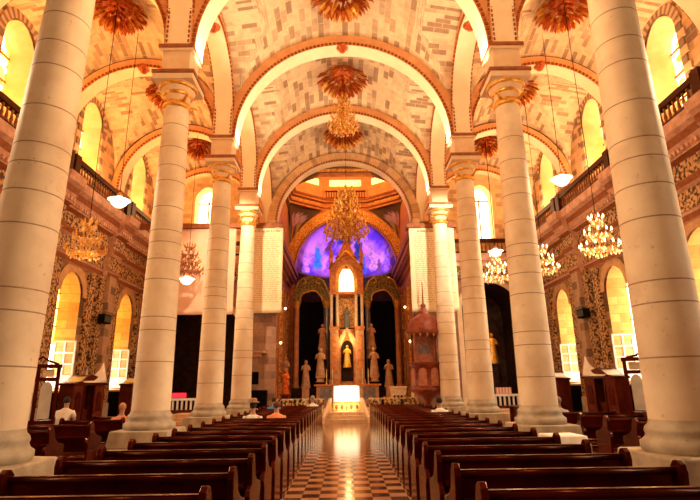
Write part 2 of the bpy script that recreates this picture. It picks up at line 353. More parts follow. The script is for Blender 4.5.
for s in (-1, 1):
    side = 'left' if s < 0 else 'right'
    low = MB(); upw = MB(); F = lambda u, v, w: (s*(12.2+w), u, v)
    for y in BAYS:
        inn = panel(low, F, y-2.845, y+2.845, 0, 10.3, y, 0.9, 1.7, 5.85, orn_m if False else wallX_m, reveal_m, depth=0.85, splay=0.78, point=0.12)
        WN[0] += 1; g = MB(); hi = [p for p in inn]
        u0, u1 = min(p[0] for p in inn), max(p[0] for p in inn)
        pane(g, F, [(u0, 3.75)] + inn[1:-1] + [(u1, 3.75)], 0.85, low_glass if s < 0 else dayw_glass)
        pane(g, F, [(u0, 1.8), (u0, 3.7), (u1, 3.7), (u1, 1.8)], 0.86, day_glass)
        for zz in (3.73, 4.5, 5.3, 6.0): g.box((s*13.02, y, zz), (0.05, u1-u0, 0.05), white_m if zz < 4 else mould_m)
        g.box((s*13.02, y, 4.2), (0.05, 0.05, 4.6), mould_m)
        struct(g, 'window_%d' % WN[0])
        shutter(s, y)
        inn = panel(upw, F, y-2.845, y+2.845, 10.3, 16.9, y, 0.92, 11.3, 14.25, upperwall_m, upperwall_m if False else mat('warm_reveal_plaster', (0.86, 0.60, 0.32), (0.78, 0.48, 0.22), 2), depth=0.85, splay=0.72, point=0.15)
        WN[0] += 1; g = MB(); u0, u1 = min(p[0] for p in inn), max(p[0] for p in inn)
        pane(g, F, inn, 0.84, up_glass)
        for zz in (12.2, 13.2, 14.2): g.box((s*13.0, y, zz), (0.06, u1-u0, 0.06), mould_m)
        g.box((s*13.0, y, 13.1), (0.06, 0.06, 3.6), mould_m)
        struct(g, 'window_%d' % WN[0])
    struct(low, 'wall_%s' % side); struct(upw, 'wall_%s_upper' % side)
    # voussoir surrounds of the lower windows and carved strips
    sur = MB()
    for y in BAYS:
        for sg in (-1, 1): sur.b2((s*12.02, y+sg*1.28, 0), (s*12.2, y+sg*1.78, 7.2), orn_m)
        P = archpts(1.28, 1.4, 14); Q = archpts(0.9, 0.98, 14)
        vs = [(s*12.1, y+u, 5.85+z) for u, z in Q] + [(s*12.1, y+u, 5.85+z) for u, z in P]
        sur.add(vs, [(i, i+1, 15+i+1, 15+i) for i in range(14)], mat('voussoir', (0.7, 0.45, 0.25), (0.55, 0.3, 0.16), 5))
        P = archpts(1.3, 1.45, 26); Q = archpts(0.94, 1.08, 26); dk = mat('upper_voussoir_dark', (0.34, 0.22, 0.15), (0.26, 0.16, 0.1), 5); lt = mat('upper_voussoir_light', (0.72, 0.5, 0.3), (0.6, 0.4, 0.24), 5)
        for i in range(26): sur.add([(s*12.13, y+Q[i][0], 14.25+Q[i][1]), (s*12.13, y+Q[i+1][0], 14.25+Q[i+1][1]), (s*12.13, y+P[i+1][0], 14.25+P[i+1][1]), (s*12.13, y+P[i][0], 14.25+P[i][1])], [(0,1,2,3)], dk if i % 2 else lt)
        for sg in (-1, 1):
            for i in range(10): sur.b2((s*12.13, y+sg*0.94, 10.9+i*.34), (s*12.2, y+sg*(1.22 if i % 2 else 1.34), 11.22+i*.34), dk if i % 2 else lt)
    struct(sur, tn())
    # pilasters below and responds above the balcony
    pil = MB()
    for y in [2.17] + CY:
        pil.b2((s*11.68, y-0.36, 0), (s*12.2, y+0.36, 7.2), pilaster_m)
        for sg in (-1, 1): pil.b2((s*11.88, y+sg*0.36, 0), (s*12.2, y+sg*0.85, 7.2), orn_m)
        pil.b2((s*11.5, y-0.55, 0), (s*12.2, y+0.55, 1.1), plinth_m)
        pil.b2((s*11.72, y-0.4, 10.3), (s*12.2, y+0.4, 11.45), impost_m); pil.b2((s*11.6, y-0.5, 11.45), (s*12.2, y+0.5, 11.75), mould_m)
    struct(pil, tn())
    dd = MB()
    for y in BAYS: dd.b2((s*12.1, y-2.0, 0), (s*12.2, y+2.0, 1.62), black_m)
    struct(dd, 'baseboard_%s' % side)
    # entablature
    prof = [(12.2,7.1),(12.0,7.15),(11.95,7.35),(11.85,7.42),(11.95,7.5),(11.95,8.2),(11.8,8.28),(11.72,8.45),(11.82,8.55),(11.82,9.15),(11.6,9.25),(11.5,9.5),(11.4,9.58),(11.35,9.85),(11.15,9.95),(11.1,10.3),(12.2,10.3)]
    ent = MB()
    def run(y0, y1, off):
        for i in range(len(prof)-1):
            (a, za), (b, zb) = prof[i], prof[i+1]
            m_ = orn_m if i in (4, 8) else (mould_m if i in (1, 3, 6, 7, 9, 12) else pink_m)  # brown strips paint shade in recesses, lighter pink paints faces catching light
            if i == len(prof)-2: m_ = darkfloor_m
            o = 0 if a == 12.2 else off; p = 0 if b == 12.2 else off
            ent.add([(s*(a-o), y0, za), (s*(a-o), y1, za), (s*(b-p), y1, zb), (s*(b-p), y0, zb)], [(0,1,2,3)], m_)
        for yy in (y0, y1):
            ent.add([(s*(a-(0 if a == 12.2 else off)), yy, za) for a, za in prof], [tuple(range(len(prof)))], pink_m)
        nd = int((y1-y0)/0.22)
        for k in range(nd): ent.box((s*(11.55-off), y0+(k+0.5)*(y1-y0)/nd, 9.38), (0.2, 0.11, 0.16), pink_m)
    ys = [2.17] + CY + [30.55]
    for i, y in enumerate(ys):
        if i < len(ys)-1: run(y+0.6, ys[i+1]-0.6, 0)
        run(y-0.6, min(y+0.6, 30.55), 0.25)
    struct(ent, tn())
# balustrades, one per bay and side, each baluster a part
def baluster_mb():
    return MB().lathe([(0.05,0),(0.05,0.04),(0.03,0.08),(0.06,0.2),(0.045,0.32),(0.03,0.45),(0.05,0.5),(0.05,0.56)], balust_m, n=8)
BM = baluster_mb().build('baluster'); bmesh_bal = BM.data; bpy.data.objects.remove(BM)
def balustrade(label, p0, p1, z):
    p0, p1 = Vector((*p0, z)), Vector((*p1, z)); d = p1-p0; L = d.length; rz = math.atan2(d.y, d.x)
    t = thing('balustrade', label, 'railing', (p0+p1)/2, rz, 'gallery balustrades')
    MB().b2((-L/2, -0.09, 0), (L/2, 0.09, 0.14), darkrail_m).build('bottom_rail', t)
    MB().b2((-L/2, -0.12, 0.70), (L/2, 0.12, 0.92), darkrail_m).build('top_rail', t)
    for sg in (-1, 1): MB().b2((sg*L/2-sg*0.02, -0.16, 0), (sg*(L/2-0.42), 0.16, 1.0), darkrail_m).build('end_post', t)
    n = int((L-0.9)/0.24)
    for k in range(n):
        o = bpy.data.objects.new('baluster', bmesh_bal); COL.objects.link(o); o.parent = t; o.location = (-L/2+0.45+(k+0.5)*(L-0.9)/n, 0, 0.14)
ORD = {10.705: 'above the nearest window bay', 16.395: 'second bay from the viewer', 22.085: 'third bay from the viewer', 27.775: 'farthest bay before the end wall'}
for y in BAYS[1:]:
    for s in (-1, 1): balustrade('dark railed gallery balustrade on the %s wall cornice, %s' % ('left' if s < 0 else 'right', ORD[y]), (s*11.3, y-2.78), (s*11.3, y+2.78), 10.31)

# ------------------------------------------------------------------ end walls of the aisles, sanctuary
for s in (-1, 1):
    ew = MB(); F = lambda u, v, w: (u, 30.7+w, v)
    a, b = sorted((s*4.4, s*12.3))
    ar, asp = (2.55, 4.6) if s < 0 else (1.75, 6.1)
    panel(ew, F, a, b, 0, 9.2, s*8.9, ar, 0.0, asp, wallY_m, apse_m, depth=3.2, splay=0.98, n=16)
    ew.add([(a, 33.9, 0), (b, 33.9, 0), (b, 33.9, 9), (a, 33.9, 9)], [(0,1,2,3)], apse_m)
    struct(ew, 'wall_%s_end' % ('left' if s < 0 else 'right'))
    uw = MB(); inn = panel(uw, F, a, b, 9.2, 16.9, s*8.9, 0.75, 10.75, 13.55, upperwallY_m, mat('warm_reveal_plaster', (0.9, 0.60, 0.28)), depth=0.6, splay=0.85, point=0.15)
    struct(uw, 'wall_%s_end_upper' % ('left' if s < 0 else 'right'))
    WN[0] += 1; g = MB(); pane(g, F, inn, 0.6, mat('end_window_glass', (1, 0.9, 0.6), emit=(1, 0.74, 0.36), es=8))
    g.box((s*8.9, 31.22, 12.2), (0.09, 0.06, 2.9), mould_m); g.box((s*8.9, 31.22, 13.45), (1.3, 0.06, 0.09), mould_m); struct(g, 'window_%d' % WN[0])
    tr = MB()
    P = archpts(ar, ar, 18); Q = archpts(ar+.3, ar+.3, 18)
    vs = [(s*8.9+u, 30.6, asp+z) for u, z in P] + [(s*8.9+u, 30.6, asp+z) for u, z in Q]
    tr.add(vs, [(i, i+1, 19+i+1, 19+i) for i in range(18)], impost_m)
    for sg in (-1, 1): tr.b2((s*8.9+sg*ar, 30.55, 0), (s*8.9+sg*(ar+.3), 30.7, asp), impost_m)
    tr.b2((s*4.6, 29.6, 8.7), (s*11.2, 30.7, 9.0), pink_m); tr.b2((s*4.6, 29.45, 9.0), (s*11.2, 30.7, 9.45), pink_m); tr.b2((s*4.6, 30.2, 8.1), (s*11.2, 30.7, 8.7), orn_m)
    struct(tr, tn())
    balustrade('dark gallery balustrade across the %s aisle end wall below its lit window' % ('left' if s < 0 else 'right'), (s*11.0, 29.65) if s > 0 else (-11.0, 29.65), (s*5.6, 29.65), 9.46)
    # sanctuary pier and side wall
    sw = MB()
    sw.b2((s*4.3, 26.6, 0), (s*5.7, 30.7, 10.1), wallY_m)
    sw.b2((s*4.3, 30.0, 10.1), (s*4.75, 30.9, 11.9), impost_m)
    sw.b2((s*4.3, 30.7, 0), (s*5.0, 37.6, 14.9), sanct_m)
    struct(sw, 'wall_sanctuary_%s' % ('left' if s < 0 else 'right'))
    cn = MB(); x = s*4.3
    for (o, z0, z1, m_) in ((0.12, 8.2, 8.45, sanct_m), (0.06, 8.45, 9.0, gold_wall_m), (0.25, 9.0, 9.25, sanct_m), (0.45, 9.25, 9.5, mould_m), (0.6, 9.5, 9.8, sanct_m), (0.72, 9.8, 10.15, mould_m)):
        cn.b2((x-s*o, 27.0, z0), (x, 37.6, z1), m_)
    for k in range(6):
        yy = 28.0+k*1.75
        cn.b2((x-s*0.18, yy-0.2, 0), (x, yy+0.2, 8.2), gold_wall_m if k % 2 else sanct_m)
    struct(cn, tn())
struct(MB().b2((-5.7, 25.9, 10.1), (-3.35, 26.6, 10.35), mould_m).b2((-12.2, 25.9, 10.1), (-5.7, 26.2, 10.35), mould_m), tn())
struct(MB().b2((6.1, 25.9, 10.0), (3.4, 26.6, 10.25), mould_m), tn())
sp = MB()
for s in (-1, 1): sp.b2((s*3.65, 26.65, 0), (s*4.5, 27.0, 10.1), wallY_m)
struct(sp, tn())
# crossing: pendentives, octagonal drum, dome
cxx = 0.1
def paintmat(name, attr='paint'):
    M = bpy.data.materials.new(name); M.use_nodes = True; N = M.node_tree.nodes; L = M.node_tree.links
    a = N.new('ShaderNodeVertexColor'); a.layer_name = attr; L.new(a.outputs[0], N['Principled BSDF'].inputs['Base Color']); N['Principled BSDF'].inputs['Roughness'].default_value = 0.7
    return M
def colorize(o, cols):
    ca = o.data.color_attributes.new('paint', 'FLOAT_COLOR', 'POINT')
    for i, c in enumerate(cols): ca.data[i].color = (*c, 1)
def figure_paint(base, figs):
    def fn(u, v):
        c = base(u, v)
        for (fu, fv, sc, col, tilt) in figs:
            wn = noise2(u*4+fu*9, v*4); x = (u-fu)/sc+wn*0.10; y = (v-fv)/sc+wn*0.08; x -= tilt*y
            wing = ((abs(x)-0.42)/0.26)**2+((y-0.5-abs(x)*0.5)/0.42)**2
            if wing < 1 and (fu*10) % 2 < 1.2: c = tuple(a*0.45+b_*0.55 for a, b_ in zip(c, (0.62, 0.36, 0.8)))
            wd = 0.20+0.26*max(0, (0.9-y)/1.9)+0.06*sin(y*9); q = max(0, min(1, (wd-abs(x))/0.10)) * max(0, min(1, (0.92-y)/0.1)) * max(0, min(1, (y+1.0)/0.25))
            if q > 0: c = tuple(a*(1-q)+k*(0.6+0.8*(0.5+0.5*sin(x*15+y*4+wn*6)))*q for a, k in zip(c, col))
            if ((x-0.03)/0.15)**2+((y-1.05)/0.19)**2 < 1: c = (0.5, 0.28, 0.32)
        return c
    return fn
def noise2(u, v):
    from mathutils import noise
    return noise.fractal(Vector((u*2.2, v*2.2, 0.3)), 1.0, 2.0, 4)
pm = paintmat('pendentive_painting')
for s in (-1, 1):
    for far in (1,):
        cx0, cy0 = cxx+s*4.25, (37.5 if far else 31.0); dy = -1 if far else 1
        R = 4.2; n = 20; mb = MB(); vs = []; cols = []
        fn = figure_paint(lambda u, v: (0.10+0.03*noise2(u*3, v*3), 0.045, 0.02), [(0.30, 0.5, 0.28, (0.55, 0.16, 0.05), 0.3), (0.68, 0.52, 0.3, (0.38, 0.25, 0.08), -0.3)])
        for j in range(n+1):
            th = radians(65.5)*(0.02+0.98*j/n); e = R-R*cos(th); z = 10.85+4.72*sin(th)
            A = Vector((cx0-s*0, cy0+dy*e*.79, z)); B = Vector((cx0-s*e, cy0, z))
            for i in range(17):
                t = i/16; p = A.lerp(B, t); k = 0.45*sin(pi*t)*e/2.4
                p += Vector((s*k*0.7, -dy*k*0.7, 0)); vs.append(p); cols.append(fn(t, j/n))
        mb.add(vs, [(j*17+i, j*17+i+1, (j+1)*17+i+1, (j+1)*17+i) for j in range(n) for i in range(16)], pm, True)
        colorize(struct(mb, tn()), cols)
dr = MB(); ap = 4.2; R8 = ap/cos(pi/8); cyy = 34.2
def ring(r, z): return [(cxx+r*cos(pi/8+k*pi/4), cyy+r*.79*sin(pi/8+k*pi/4), 15.15+(z-14.4)*.55 if z < 16.2 else z) for k in range(8)]
lv = [(1.0,14.4),(1.0,14.7),(0.96,14.8),(0.96,15.05),(1.0,15.1),(1.0,15.45),(0.93,15.55),(0.93,15.8),(0.88,15.85),(0.88,16.05),(1.06,16.1),(1.06,18.6)]
om = [sanct_m, mould_m, sanct_m, mould_m, gold_wall_m, mould_m, sanct_m, sanct_m, mould_m, sanct_m, arch_m]
for i in range(len(lv)-1):
    a = ring(R8*lv[i][0], lv[i][1]); b = ring(R8*lv[i+1][0], lv[i+1][1])
    dr.add(a+b, [(k, (k+1) % 8, 8+(k+1) % 8, 8+k) for k in range(8)], om[i])
struct(dr, 'ceiling_drum')
dm = MB(); vs = []
for j in range(9):
    for k in range(24): a = 2*pi*k/24; r = R8*1.06*cos(pi/2*j/8)+0.01; vs.append((cxx+r*cos(a), cyy+r*.79*sin(a), 18.5+3.6*sin(pi/2*j/8)))
dm.add(vs, [(j*24+k, j*24+(k+1) % 24, (j+1)*24+(k+1) % 24, (j+1)*24+k) for j in range(8) for k in range(24)], arch_m, True)
struct(dm, 'ceiling_dome')
dw = MB()
for k in range(8):
    a = pi/8+k*pi/4+pi/8; c = Vector((cxx+cos(a)*(ap*1.06-0.05), cyy+sin(a)*(ap*1.06-0.05)*.79, 17.55)); dw.box(c, (0.06, 2.5, 0.5), mat('drum_window_glass', (1, 0.9, 0.4), emit=(1, 0.62, 0.14), es=2.5), rz=math.atan2(sin(a)*1.0, cos(a)*.79))
WN[0] += 1; struct(dw, 'window_%d' % WN[0])
t = thing('balustrade', 'small dark railing around the foot of the dome drum', 'railing', (cxx, cyy+ap*0.9*.79, 16.06))
MB().b2((-1.6, -0.05, 0.55), (1.6, 0.05, 0.63), darkrail_m).build('top_rail', t); MB().b2((-1.6, -0.05, 0), (1.6, 0.05, 0.06), darkrail_m).build('bottom_rail', t)
for k in range(16): MB().box((-1.5+k*0.2, 0, 0.3), (0.05, 0.05, 0.5), darkrail_m).build('baluster', t)
# apse
struct(MB().b2((-5, 37.5, 14.3), (5.2, 37.7, 16.2), sanct_m), tn())
arch(tn(), lambda u, w, z: (cxx+u, 37.4+w, z), 3.85, 3.95, 10.4, 10.1, 0.85, 0.5, n=36, soffit=gold_wall_m, face=gold_wall_m)
def cmb_cyl():
    mb = MB(); vs = []; n = 24
    for z in (0, 10.4):
        for k in range(n+1): a = pi*k/n; vs.append((cxx+3.9*cos(a), 37.5+3.6*sin(a), z))
    mb.add(vs, [(k, k+1, n+2+k, n+1+k) for k in range(n)], apse_m, True)
    for s in (-1, 1): mb.add([(cxx+s*3.9, 37.5, 0), (cxx+s*5, 37.5, 0), (cxx+s*5, 37.5, 15), (cxx+s*4.65, 37.5, 15), (cxx+s*4.6, 37.5, 10.1), (cxx+s*3.9, 37.5, 10.1)], [(0,1,2,3,4,5)], sanct_m)
    return mb
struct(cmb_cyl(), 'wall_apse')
BL = (0.03, 0.12, 0.65); DB = (0.05, 0.02, 0.2); LV = (0.65, 0.3, 0.75)
figs = [(-0.60, 0.36, 0.24, (0.02, 0.2, 0.85), 0), (-0.38, 0.24, 0.19, (0.35, 0.10, 0.6), 0.2), (-0.84, 0.2, 0.19, (0.5, 0.22, 0.7), 0), (-0.33, 0.66, 0.16, (0.14, 0.02, 0.08), 0.6),
        (-0.10, 0.80, 0.16, (0.02, 0.05, 0.35), 0.2), (0.08, 0.82, 0.16, (0.01, 0.03, 0.25), -0.3), (0.27, 0.60, 0.27, (0.01, 0.04, 0.24), 0), (0.56, 0.34, 0.25, (0.5, 0.26, 0.38), -0.2), (0.86, 0.22, 0.2, (0.35, 0.15, 0.75), 0), (0.37, 0.24, 0.2, (0.03, 0.12, 0.55), 0), (0.70, 0.2, 0.14, (0.12, 0.04, 0.12), 0)]
def sky(u, v):
    n = noise2(u*1.5+3, v*1.5); k = max(0, min(1, 0.5+1.3*n-0.4*(u if u > 0 else -u*0.2)+0.3*v))
    c = tuple((0.13, 0.04, 0.62)[i]*(1-k)+(0.70, 0.28, 0.85)[i]*k for i in range(3))
    g = max(0, 1-math.hypot(u, (v-0.95)*1.0)/0.38)
    c = tuple(c[i]*(1-g)+(1.0, 0.5, 0.2)[i]*g for i in range(3))
    if v < 0.16: c = tuple(x*(0.3+v*4) for x in c[:1]) + tuple(x*(0.2+v*4) for x in c[1:])
    for ang in (-0.9, 0.95, 1.5, -1.5):
        if abs(u - ang*(0.95-v)*0.8) < 0.015 and v > 0.3: c = tuple(min(1, x*1.35+0.1) for x in c)
    return c
fn = figure_paint(sky, figs)
mb = MB(); vs = []; cols = []; nu, nv = 150, 90
for j in range(nv+1):
    for i in range(nu+1):
        v = j/nv; a = pi*i/nu; lat = pi/2*v; r = cos(lat)
        X, Yy, Z = -3.85*cos(a)*r, 3.1*sin(a)*r, 3.9*sin(lat)
        vs.append((cxx+X, 37.5+Yy, 10.4+Z)); cols.append(fn(X/3.85, Z/3.9))
mb.add(vs, [(j*(nu+1)+i, j*(nu+1)+i+1, (j+1)*(nu+1)+i+1, (j+1)*(nu+1)+i) for j in range(nv) for i in range(nu)], paintmat('conch_painting'), True)
colorize(struct(mb, 'ceiling_apse'), cols)

# ------------------------------------------------------------------ nave columns
JZ = [8.9, 8.17, 7.59, 7.11, 6.33, 5.64, 5.3, 4.82, 4.26, 3.25, 2.91, 2.1]
def stone_column(x, y, label, k):
    t = thing('stone_column', label, 'column', (x, y, 0), 0, 'nave columns')
    p = MB(); p.b2((-0.86, -0.86, 0), (0.86, 0.86, 0.36), plinth_m); p.box((0, 0, 0.56), (1.52, 1.52, 0.40), plinth_m, taper=0.93)
    p.build('plinth', t, bevel=0.03)
    MB().lathe([(0.60,0.76),(0.635,0.81),(0.63,0.90),(0.57,0.94),(0.54,1.0),(0.555,1.05),(0.54,1.10),(0.49,1.15),(0.474,1.22)], plinth_m, n=40).build('base', t)
    rnd = random.Random(k); off = rnd.uniform(-0.35, 0.35) if k > 1 else 0
    zs = sorted(z+off for z in JZ); prof = []; ms = []
    R = lambda z: 0.476-0.118*(max(0, z-1.2)/8.6)**1.4
    prof.append((R(1.42), 1.20))
    for z in zs:
        if z < 1.7: continue
        prof += [(R(z-0.011), z-0.011), (R(z+0.011), z+0.011)]
    prof.append((R(9.8), 9.82))
    def mf(i): return joint_m if (i-1) % 2 == 0 and 0 < i < len(prof)-2 else stone_m
    MB().lathe(prof, stone_m, n=40, mf=mf).build('shaft', t)
    c = MB(); c.lathe([(0.355,9.80),(0.41,9.85),(0.41,9.93),(0.37,9.97),(0.37,10.02)], gild_m, n=36)
    c.lathe([(0.36,10.0),(0.37,10.25)], impost_m, n=36); c.lathe([(0.38,10.22),(0.44,10.27),(0.41,10.32)], gild_m, n=36)
    c.lathe([(0.40,10.3),(0.46,10.38),(0.54,10.5),(0.57,10.56)], impost_m, n=36)
    c.lathe([(0.525,10.44),(0.57,10.47),(0.57,10.53),(0.53,10.56)], gild_m, n=36)
    for q in range(4):
        a = pi/4+q*pi/2; c.tube([(0.36*cos(a), 0.36*sin(a), 9.95), (0.55*cos(a), 0.55*sin(a), 10.15), (0.66*cos(a), 0.66*sin(a), 10.1)], 0.05, gild_m, 6, 0.02)
    c.build('capital', t)
    a = MB(); a.b2((-0.60, -0.60, 10.56), (0.60, 0.60, 10.74), impost_m); a.b2((-0.63, -0.63, 10.74), (0.63, 0.63, 10.86), mould_m); a.build('abacus', t, bevel=0.015)
    b = MB(); b.b2((-0.42, -0.42, 10.86), (0.42, 0.42, 11.60), impost_m); b.b2((-0.50, -0.50, 11.60), (0.50, 0.50, 11.68), impost_m); b.b2((-0.53, -0.53, 11.68), (0.53, 0.53, 11.80), mould_m)
    b.build('impost_block', t, bevel=0.01)
    return t
CN = ['nearest the viewer, cut by the frame', 'second from the viewer', 'third from the viewer', 'farthest, beside the hanging banner']
for i, y in enumerate(CY):
    for s in (-1, 1): sc = stone_column(s*(5 if i else (5.25 if s < 0 else 5.04)), y-(0 if i else 0.05), 'tall round cream stone column of the %s row, %s' % ('left' if s < 0 else 'right', CN[i]), i*2+(s > 0))
    if i == 0: [setattr(o, 'rotation_euler', (0, radians(1.7), 0)) for o in COL.objects if o.name == 'stone_column']   # this old column leans a little
# pier cores above the imposts with beaded edges
for y in CY:
    for s in (-1, 1):
        mb = MB(); mb.b2((s*5-0.42, y-0.42, 11.8), (s*5+0.42, y+0.42, 15.9), arch_m)
        for q in range(22):
            for xx in (-0.33, 0.33): mb.box((s*5+xx, y-0.44, 11.95+q*0.17), (0.05, 0.06, 0.1), bead_m)
        struct(mb, tn())
#PART2
# ------------------------------------------------------------------ skinned figures
def skin(name, verts, edges, radii, m, parent, root=0, sub=1):
    me = bpy.data.meshes.new(name); me.from_pydata(verts, edges, []); me.materials.append(m)
    o = bpy.data.objects.new(name, me); COL.objects.link(o); o.parent = parent
    sk = o.modifiers.new('skin', 'SKIN'); sk.use_smooth_shade = True
    for i, r in enumerate(radii):
        d = me.skin_vertices[0].data[i]; r = r if isinstance(r, tuple) else (r, r); d.radius = r; d.use_root = (i == root)
    s = o.modifiers.new('sub', 'SUBSURF'); s.levels = s.render_levels = sub
    return o
skin_m = mat('skin', (0.50, 0.27, 0.17), (0.42, 0.22, 0.14), 6, rough=0.6)
def seated_person(label, loc, shirt, hair, kneel=False, lean=0.08, group=None, head=0.0, hat=None):
    """back to the viewer, facing +y, sitting on a bench 0.45 m high (or kneeling)"""
    t = thing('person', label, 'person', loc, 0, group)
    H = 0.45 if not kneel else 0.62
    V = [(0,0,H+.08),(0,.02,H+.28),(0,.03+lean*.6,H+.50),(0,.04+lean,H+.58),(0,.05+lean,H+.66),(head,.06+lean,H+.74),(head,.07+lean,H+.86)]
    R = [(.17,.13),(.15,.11),(.19,.11),(.10,.08),.055,.085,.08]
    E_ = [(0,1),(1,2),(2,3),(3,4),(4,5),(5,6)]
    for s in (-1, 1):
        b = len(V); V += [(s*.19,.04+lean,H+.50),(s*.25,.10+lean,H+.26),(s*.18,.24,H+.20),(s*.14,.28,H+.19)]; R += [.065,.05,.038,.035]; E_ += [(2,b),(b,b+1),(b+1,b+2),(b+2,b+3)]
        b = len(V)
        if kneel: V += [(s*.11,.02,H),(s*.12,.10,.16),(s*.12,-.30,.14),(s*.12,-.42,.08)]
        else: V += [(s*.11,.05,H+.10),(s*.13,.26,H+.10),(s*.13,.25,.10),(s*.13,.27,.05)]
        R += [.09,.07,.05,.04]; E_ += [(0,b),(b,b+1),(b+1,b+2),(b+2,b+3)]
    skin('body', V, E_, R, skin_m, t)
    cv = [V[0], V[1], V[2], V[3]]; ce = [(0,1),(1,2),(2,3)]; cr = [(.20,.15),(.18,.14),(.21,.13),(.10,.09)]
    for s in (-1, 1):
        b = len(cv); cv += [(s*.20,.04+lean,H+.50),(s*.25,.08+lean,H+.33)]; cr += [.085,.07]; ce += [(2,b),(b,b+1)]
    skin('shirt', cv, ce, cr, shirt, t)
    MB().ball((head,.055+lean,H+.83), .098, hair, 12, (1,1.05,1.1)).build('hair', t)
    if hat: MB().lathe([(.17,0),(.17,.015),(.11,.03),(.10,.10),(.05,.12)], hat, (head,.06+lean,H+.90), 16).build('hat', t)
    return t
def robed_statue(label, loc, m, h=1.5, rz=pi, group=None, arm=1, ped=None, pm_=None):
    t = thing('robed_statue', label, 'statue', loc, rz, group)
    z0 = 0
    if ped:
        MB().box((0,0,ped*0.06), (.62,.62,ped*.12), pm_).box((0,0,ped/2), (.44,.44,ped), pm_).box((0,0,ped-.05), (.58,.58,.1), pm_).build('pedestal', t, bevel=.02); z0 = ped
    k = h/1.75; n = 22; mb = MB(); vs = []
    pr = [(.30,0),(.31,.05),(.26,.35),(.23,.7),(.20,1.0),(.21,1.2),(.235,1.36),(.20,1.44),(.075,1.5)]
    for r, z in pr:
        for q in range(n):
            a = 2*pi*q/n; f = 1+0.10*sin(a*7+z*1.2)*max(0, 1-z/1.3); vs.append((r*f*cos(a)*k, r*f*sin(a)*.72*k, z0+z*k))
    mb.add(vs, [(i*n+q, i*n+(q+1) % n, (i+1)*n+(q+1) % n, (i+1)*n+q) for i in range(len(pr)-1) for q in range(n)], m, True)
    mb.tube([(-.2*k,0,z0+1.36*k), (-.28*k,.10*k,z0+1.1*k), (-.08*k,.27*k,z0+1.14*k)], .075*k, m, 8, .05*k)
    if arm: mb.tube([(.2*k,0,z0+1.36*k), (.30*k,.12*k,z0+1.12*k), (.22*k,.30*k,z0+1.36*k)], .075*k, m, 8, .045*k)
    else: mb.tube([(.2*k,0,z0+1.36*k), (.28*k,.10*k,z0+1.1*k), (.08*k,.27*k,z0+1.14*k)], .075*k, m, 8, .05*k)
    mb.build('robed_body', t)
    hd = MB(); hd.ball((0,.02*k,z0+1.62*k), .115*k, m, 12, (.85,.95,1.15)); hd.ball((0,.125*k,z0+1.61*k), .025*k, m, 6)
    hd.tube([(0,0,z0+1.46*k),(0,.01*k,z0+1.56*k)], .06*k, m, 8); ho = hd.build('head', t)
    MB().ball((0,-.03*k,z0+1.64*k), .13*k, m, 12, (.95,.9,1.15)).build('hair', ho)
    return t

# ------------------------------------------------------------------ pews
def make_pew(wd, label, loc, group, kn=True):
    t = thing('church_pew', label, 'pew', loc, 0, group); h = wd/2
    MB().box((0, 0.10, .44), (wd-.08, .42, .045), wood_m).build('seat', t, bevel=.01)
    b = MB(); b.add([(-h+.03,-.14,.40),(h-.03,-.14,.40),(h-.03,-.20,.90),(-h+.03,-.20,.90),(-h+.03,-.11,.40),(h-.03,-.11,.40),(h-.03,-.165,.90),(-h+.03,-.165,.90)],
        [(0,1,2,3),(4,5,6,7),(0,1,5,4),(1,2,6,5),(2,3,7,6),(3,0,4,7)], wood_m); b.build('backrest', t)
    MB().tube([(-h+.02,-.185,.925),(h-.02,-.185,.925)], .036, wood_m, 12).box((0,-.185,.958), (wd-.06,.05,.012), wood_m).build('top_rail', t)
    MB().box((0, -.30, .70), (wd-.1, .20, .03), wood_m).build('book_ledge', t)
    MB().box((0, -.17, .16), (wd-.12, .03, .14), wood_m).build('lower_rail', t)
    for s in (-1, 1):
        poly = [(-.36,0),(.36,0),(.36,.08),(.30,.12),(.30,.5),(.33,.58),(.30,.66),(.18,.68),(.05,.72),(-.06,.80),(-.12,.97),(-.17,1.02),(-.23,1.03),(-.28,.99),(-.30,.92),(-.27,.70),(-.36,.66),(-.40,.6),(-.32,.5),(-.32,.12),(-.36,.08)]
        mb = MB(); mb.prism(poly, s*h-.03, s*h+.03, wood_m, f=lambda a, b_, w: (w, a, b_)); mb.build('end_panel', t, bevel=.008)
    if kn: MB().box((0, -.46, .17), (wd-.12, .10, .06), wood2_m).build('kneeler', t)
    return t
NP = [4.22+0.965*k for k in range(20)]
def od(n): return ['first', 'second', 'third', 'fourth', 'fifth', 'sixth', 'seventh', 'eighth', 'ninth', 'tenth', 'eleventh', 'twelfth', 'thirteenth', 'fourteenth', 'fifteenth', 'sixteenth', 'seventeenth', 'eighteenth', 'nineteenth', 'twentieth'][n]
proto = None
for s in (-1, 1):
    for k, y in enumerate(NP):
        lb = 'dark red-brown wooden pew %s of the centre aisle, %s row from the viewer' % ('left' if s < 0 else 'right', od(k))
        loc = (s*2.13, y+.18, 0)
        if proto is None: proto = make_pew(2.14, lb, loc, 'nave pews')
        else: dup(proto, loc, lb)
ap0 = None
for s, ys in ((-1, [9.3, 10.75, 12.4, 14.1, 15.8]), (1, [8.4, 9.6, 10.8, 12.0, 13.3, 14.7])):
    for k, y in enumerate(ys):
        lb = 'dark wooden pew in the %s side aisle behind the columns, %s from the viewer' % ('left' if s < 0 else 'right', od(k))
        loc = (s*6.72, y+.18, 0)
        if ap0 is None: ap0 = make_pew(1.6, lb, loc, 'side aisle pews')
        else: dup(ap0, loc, lb)
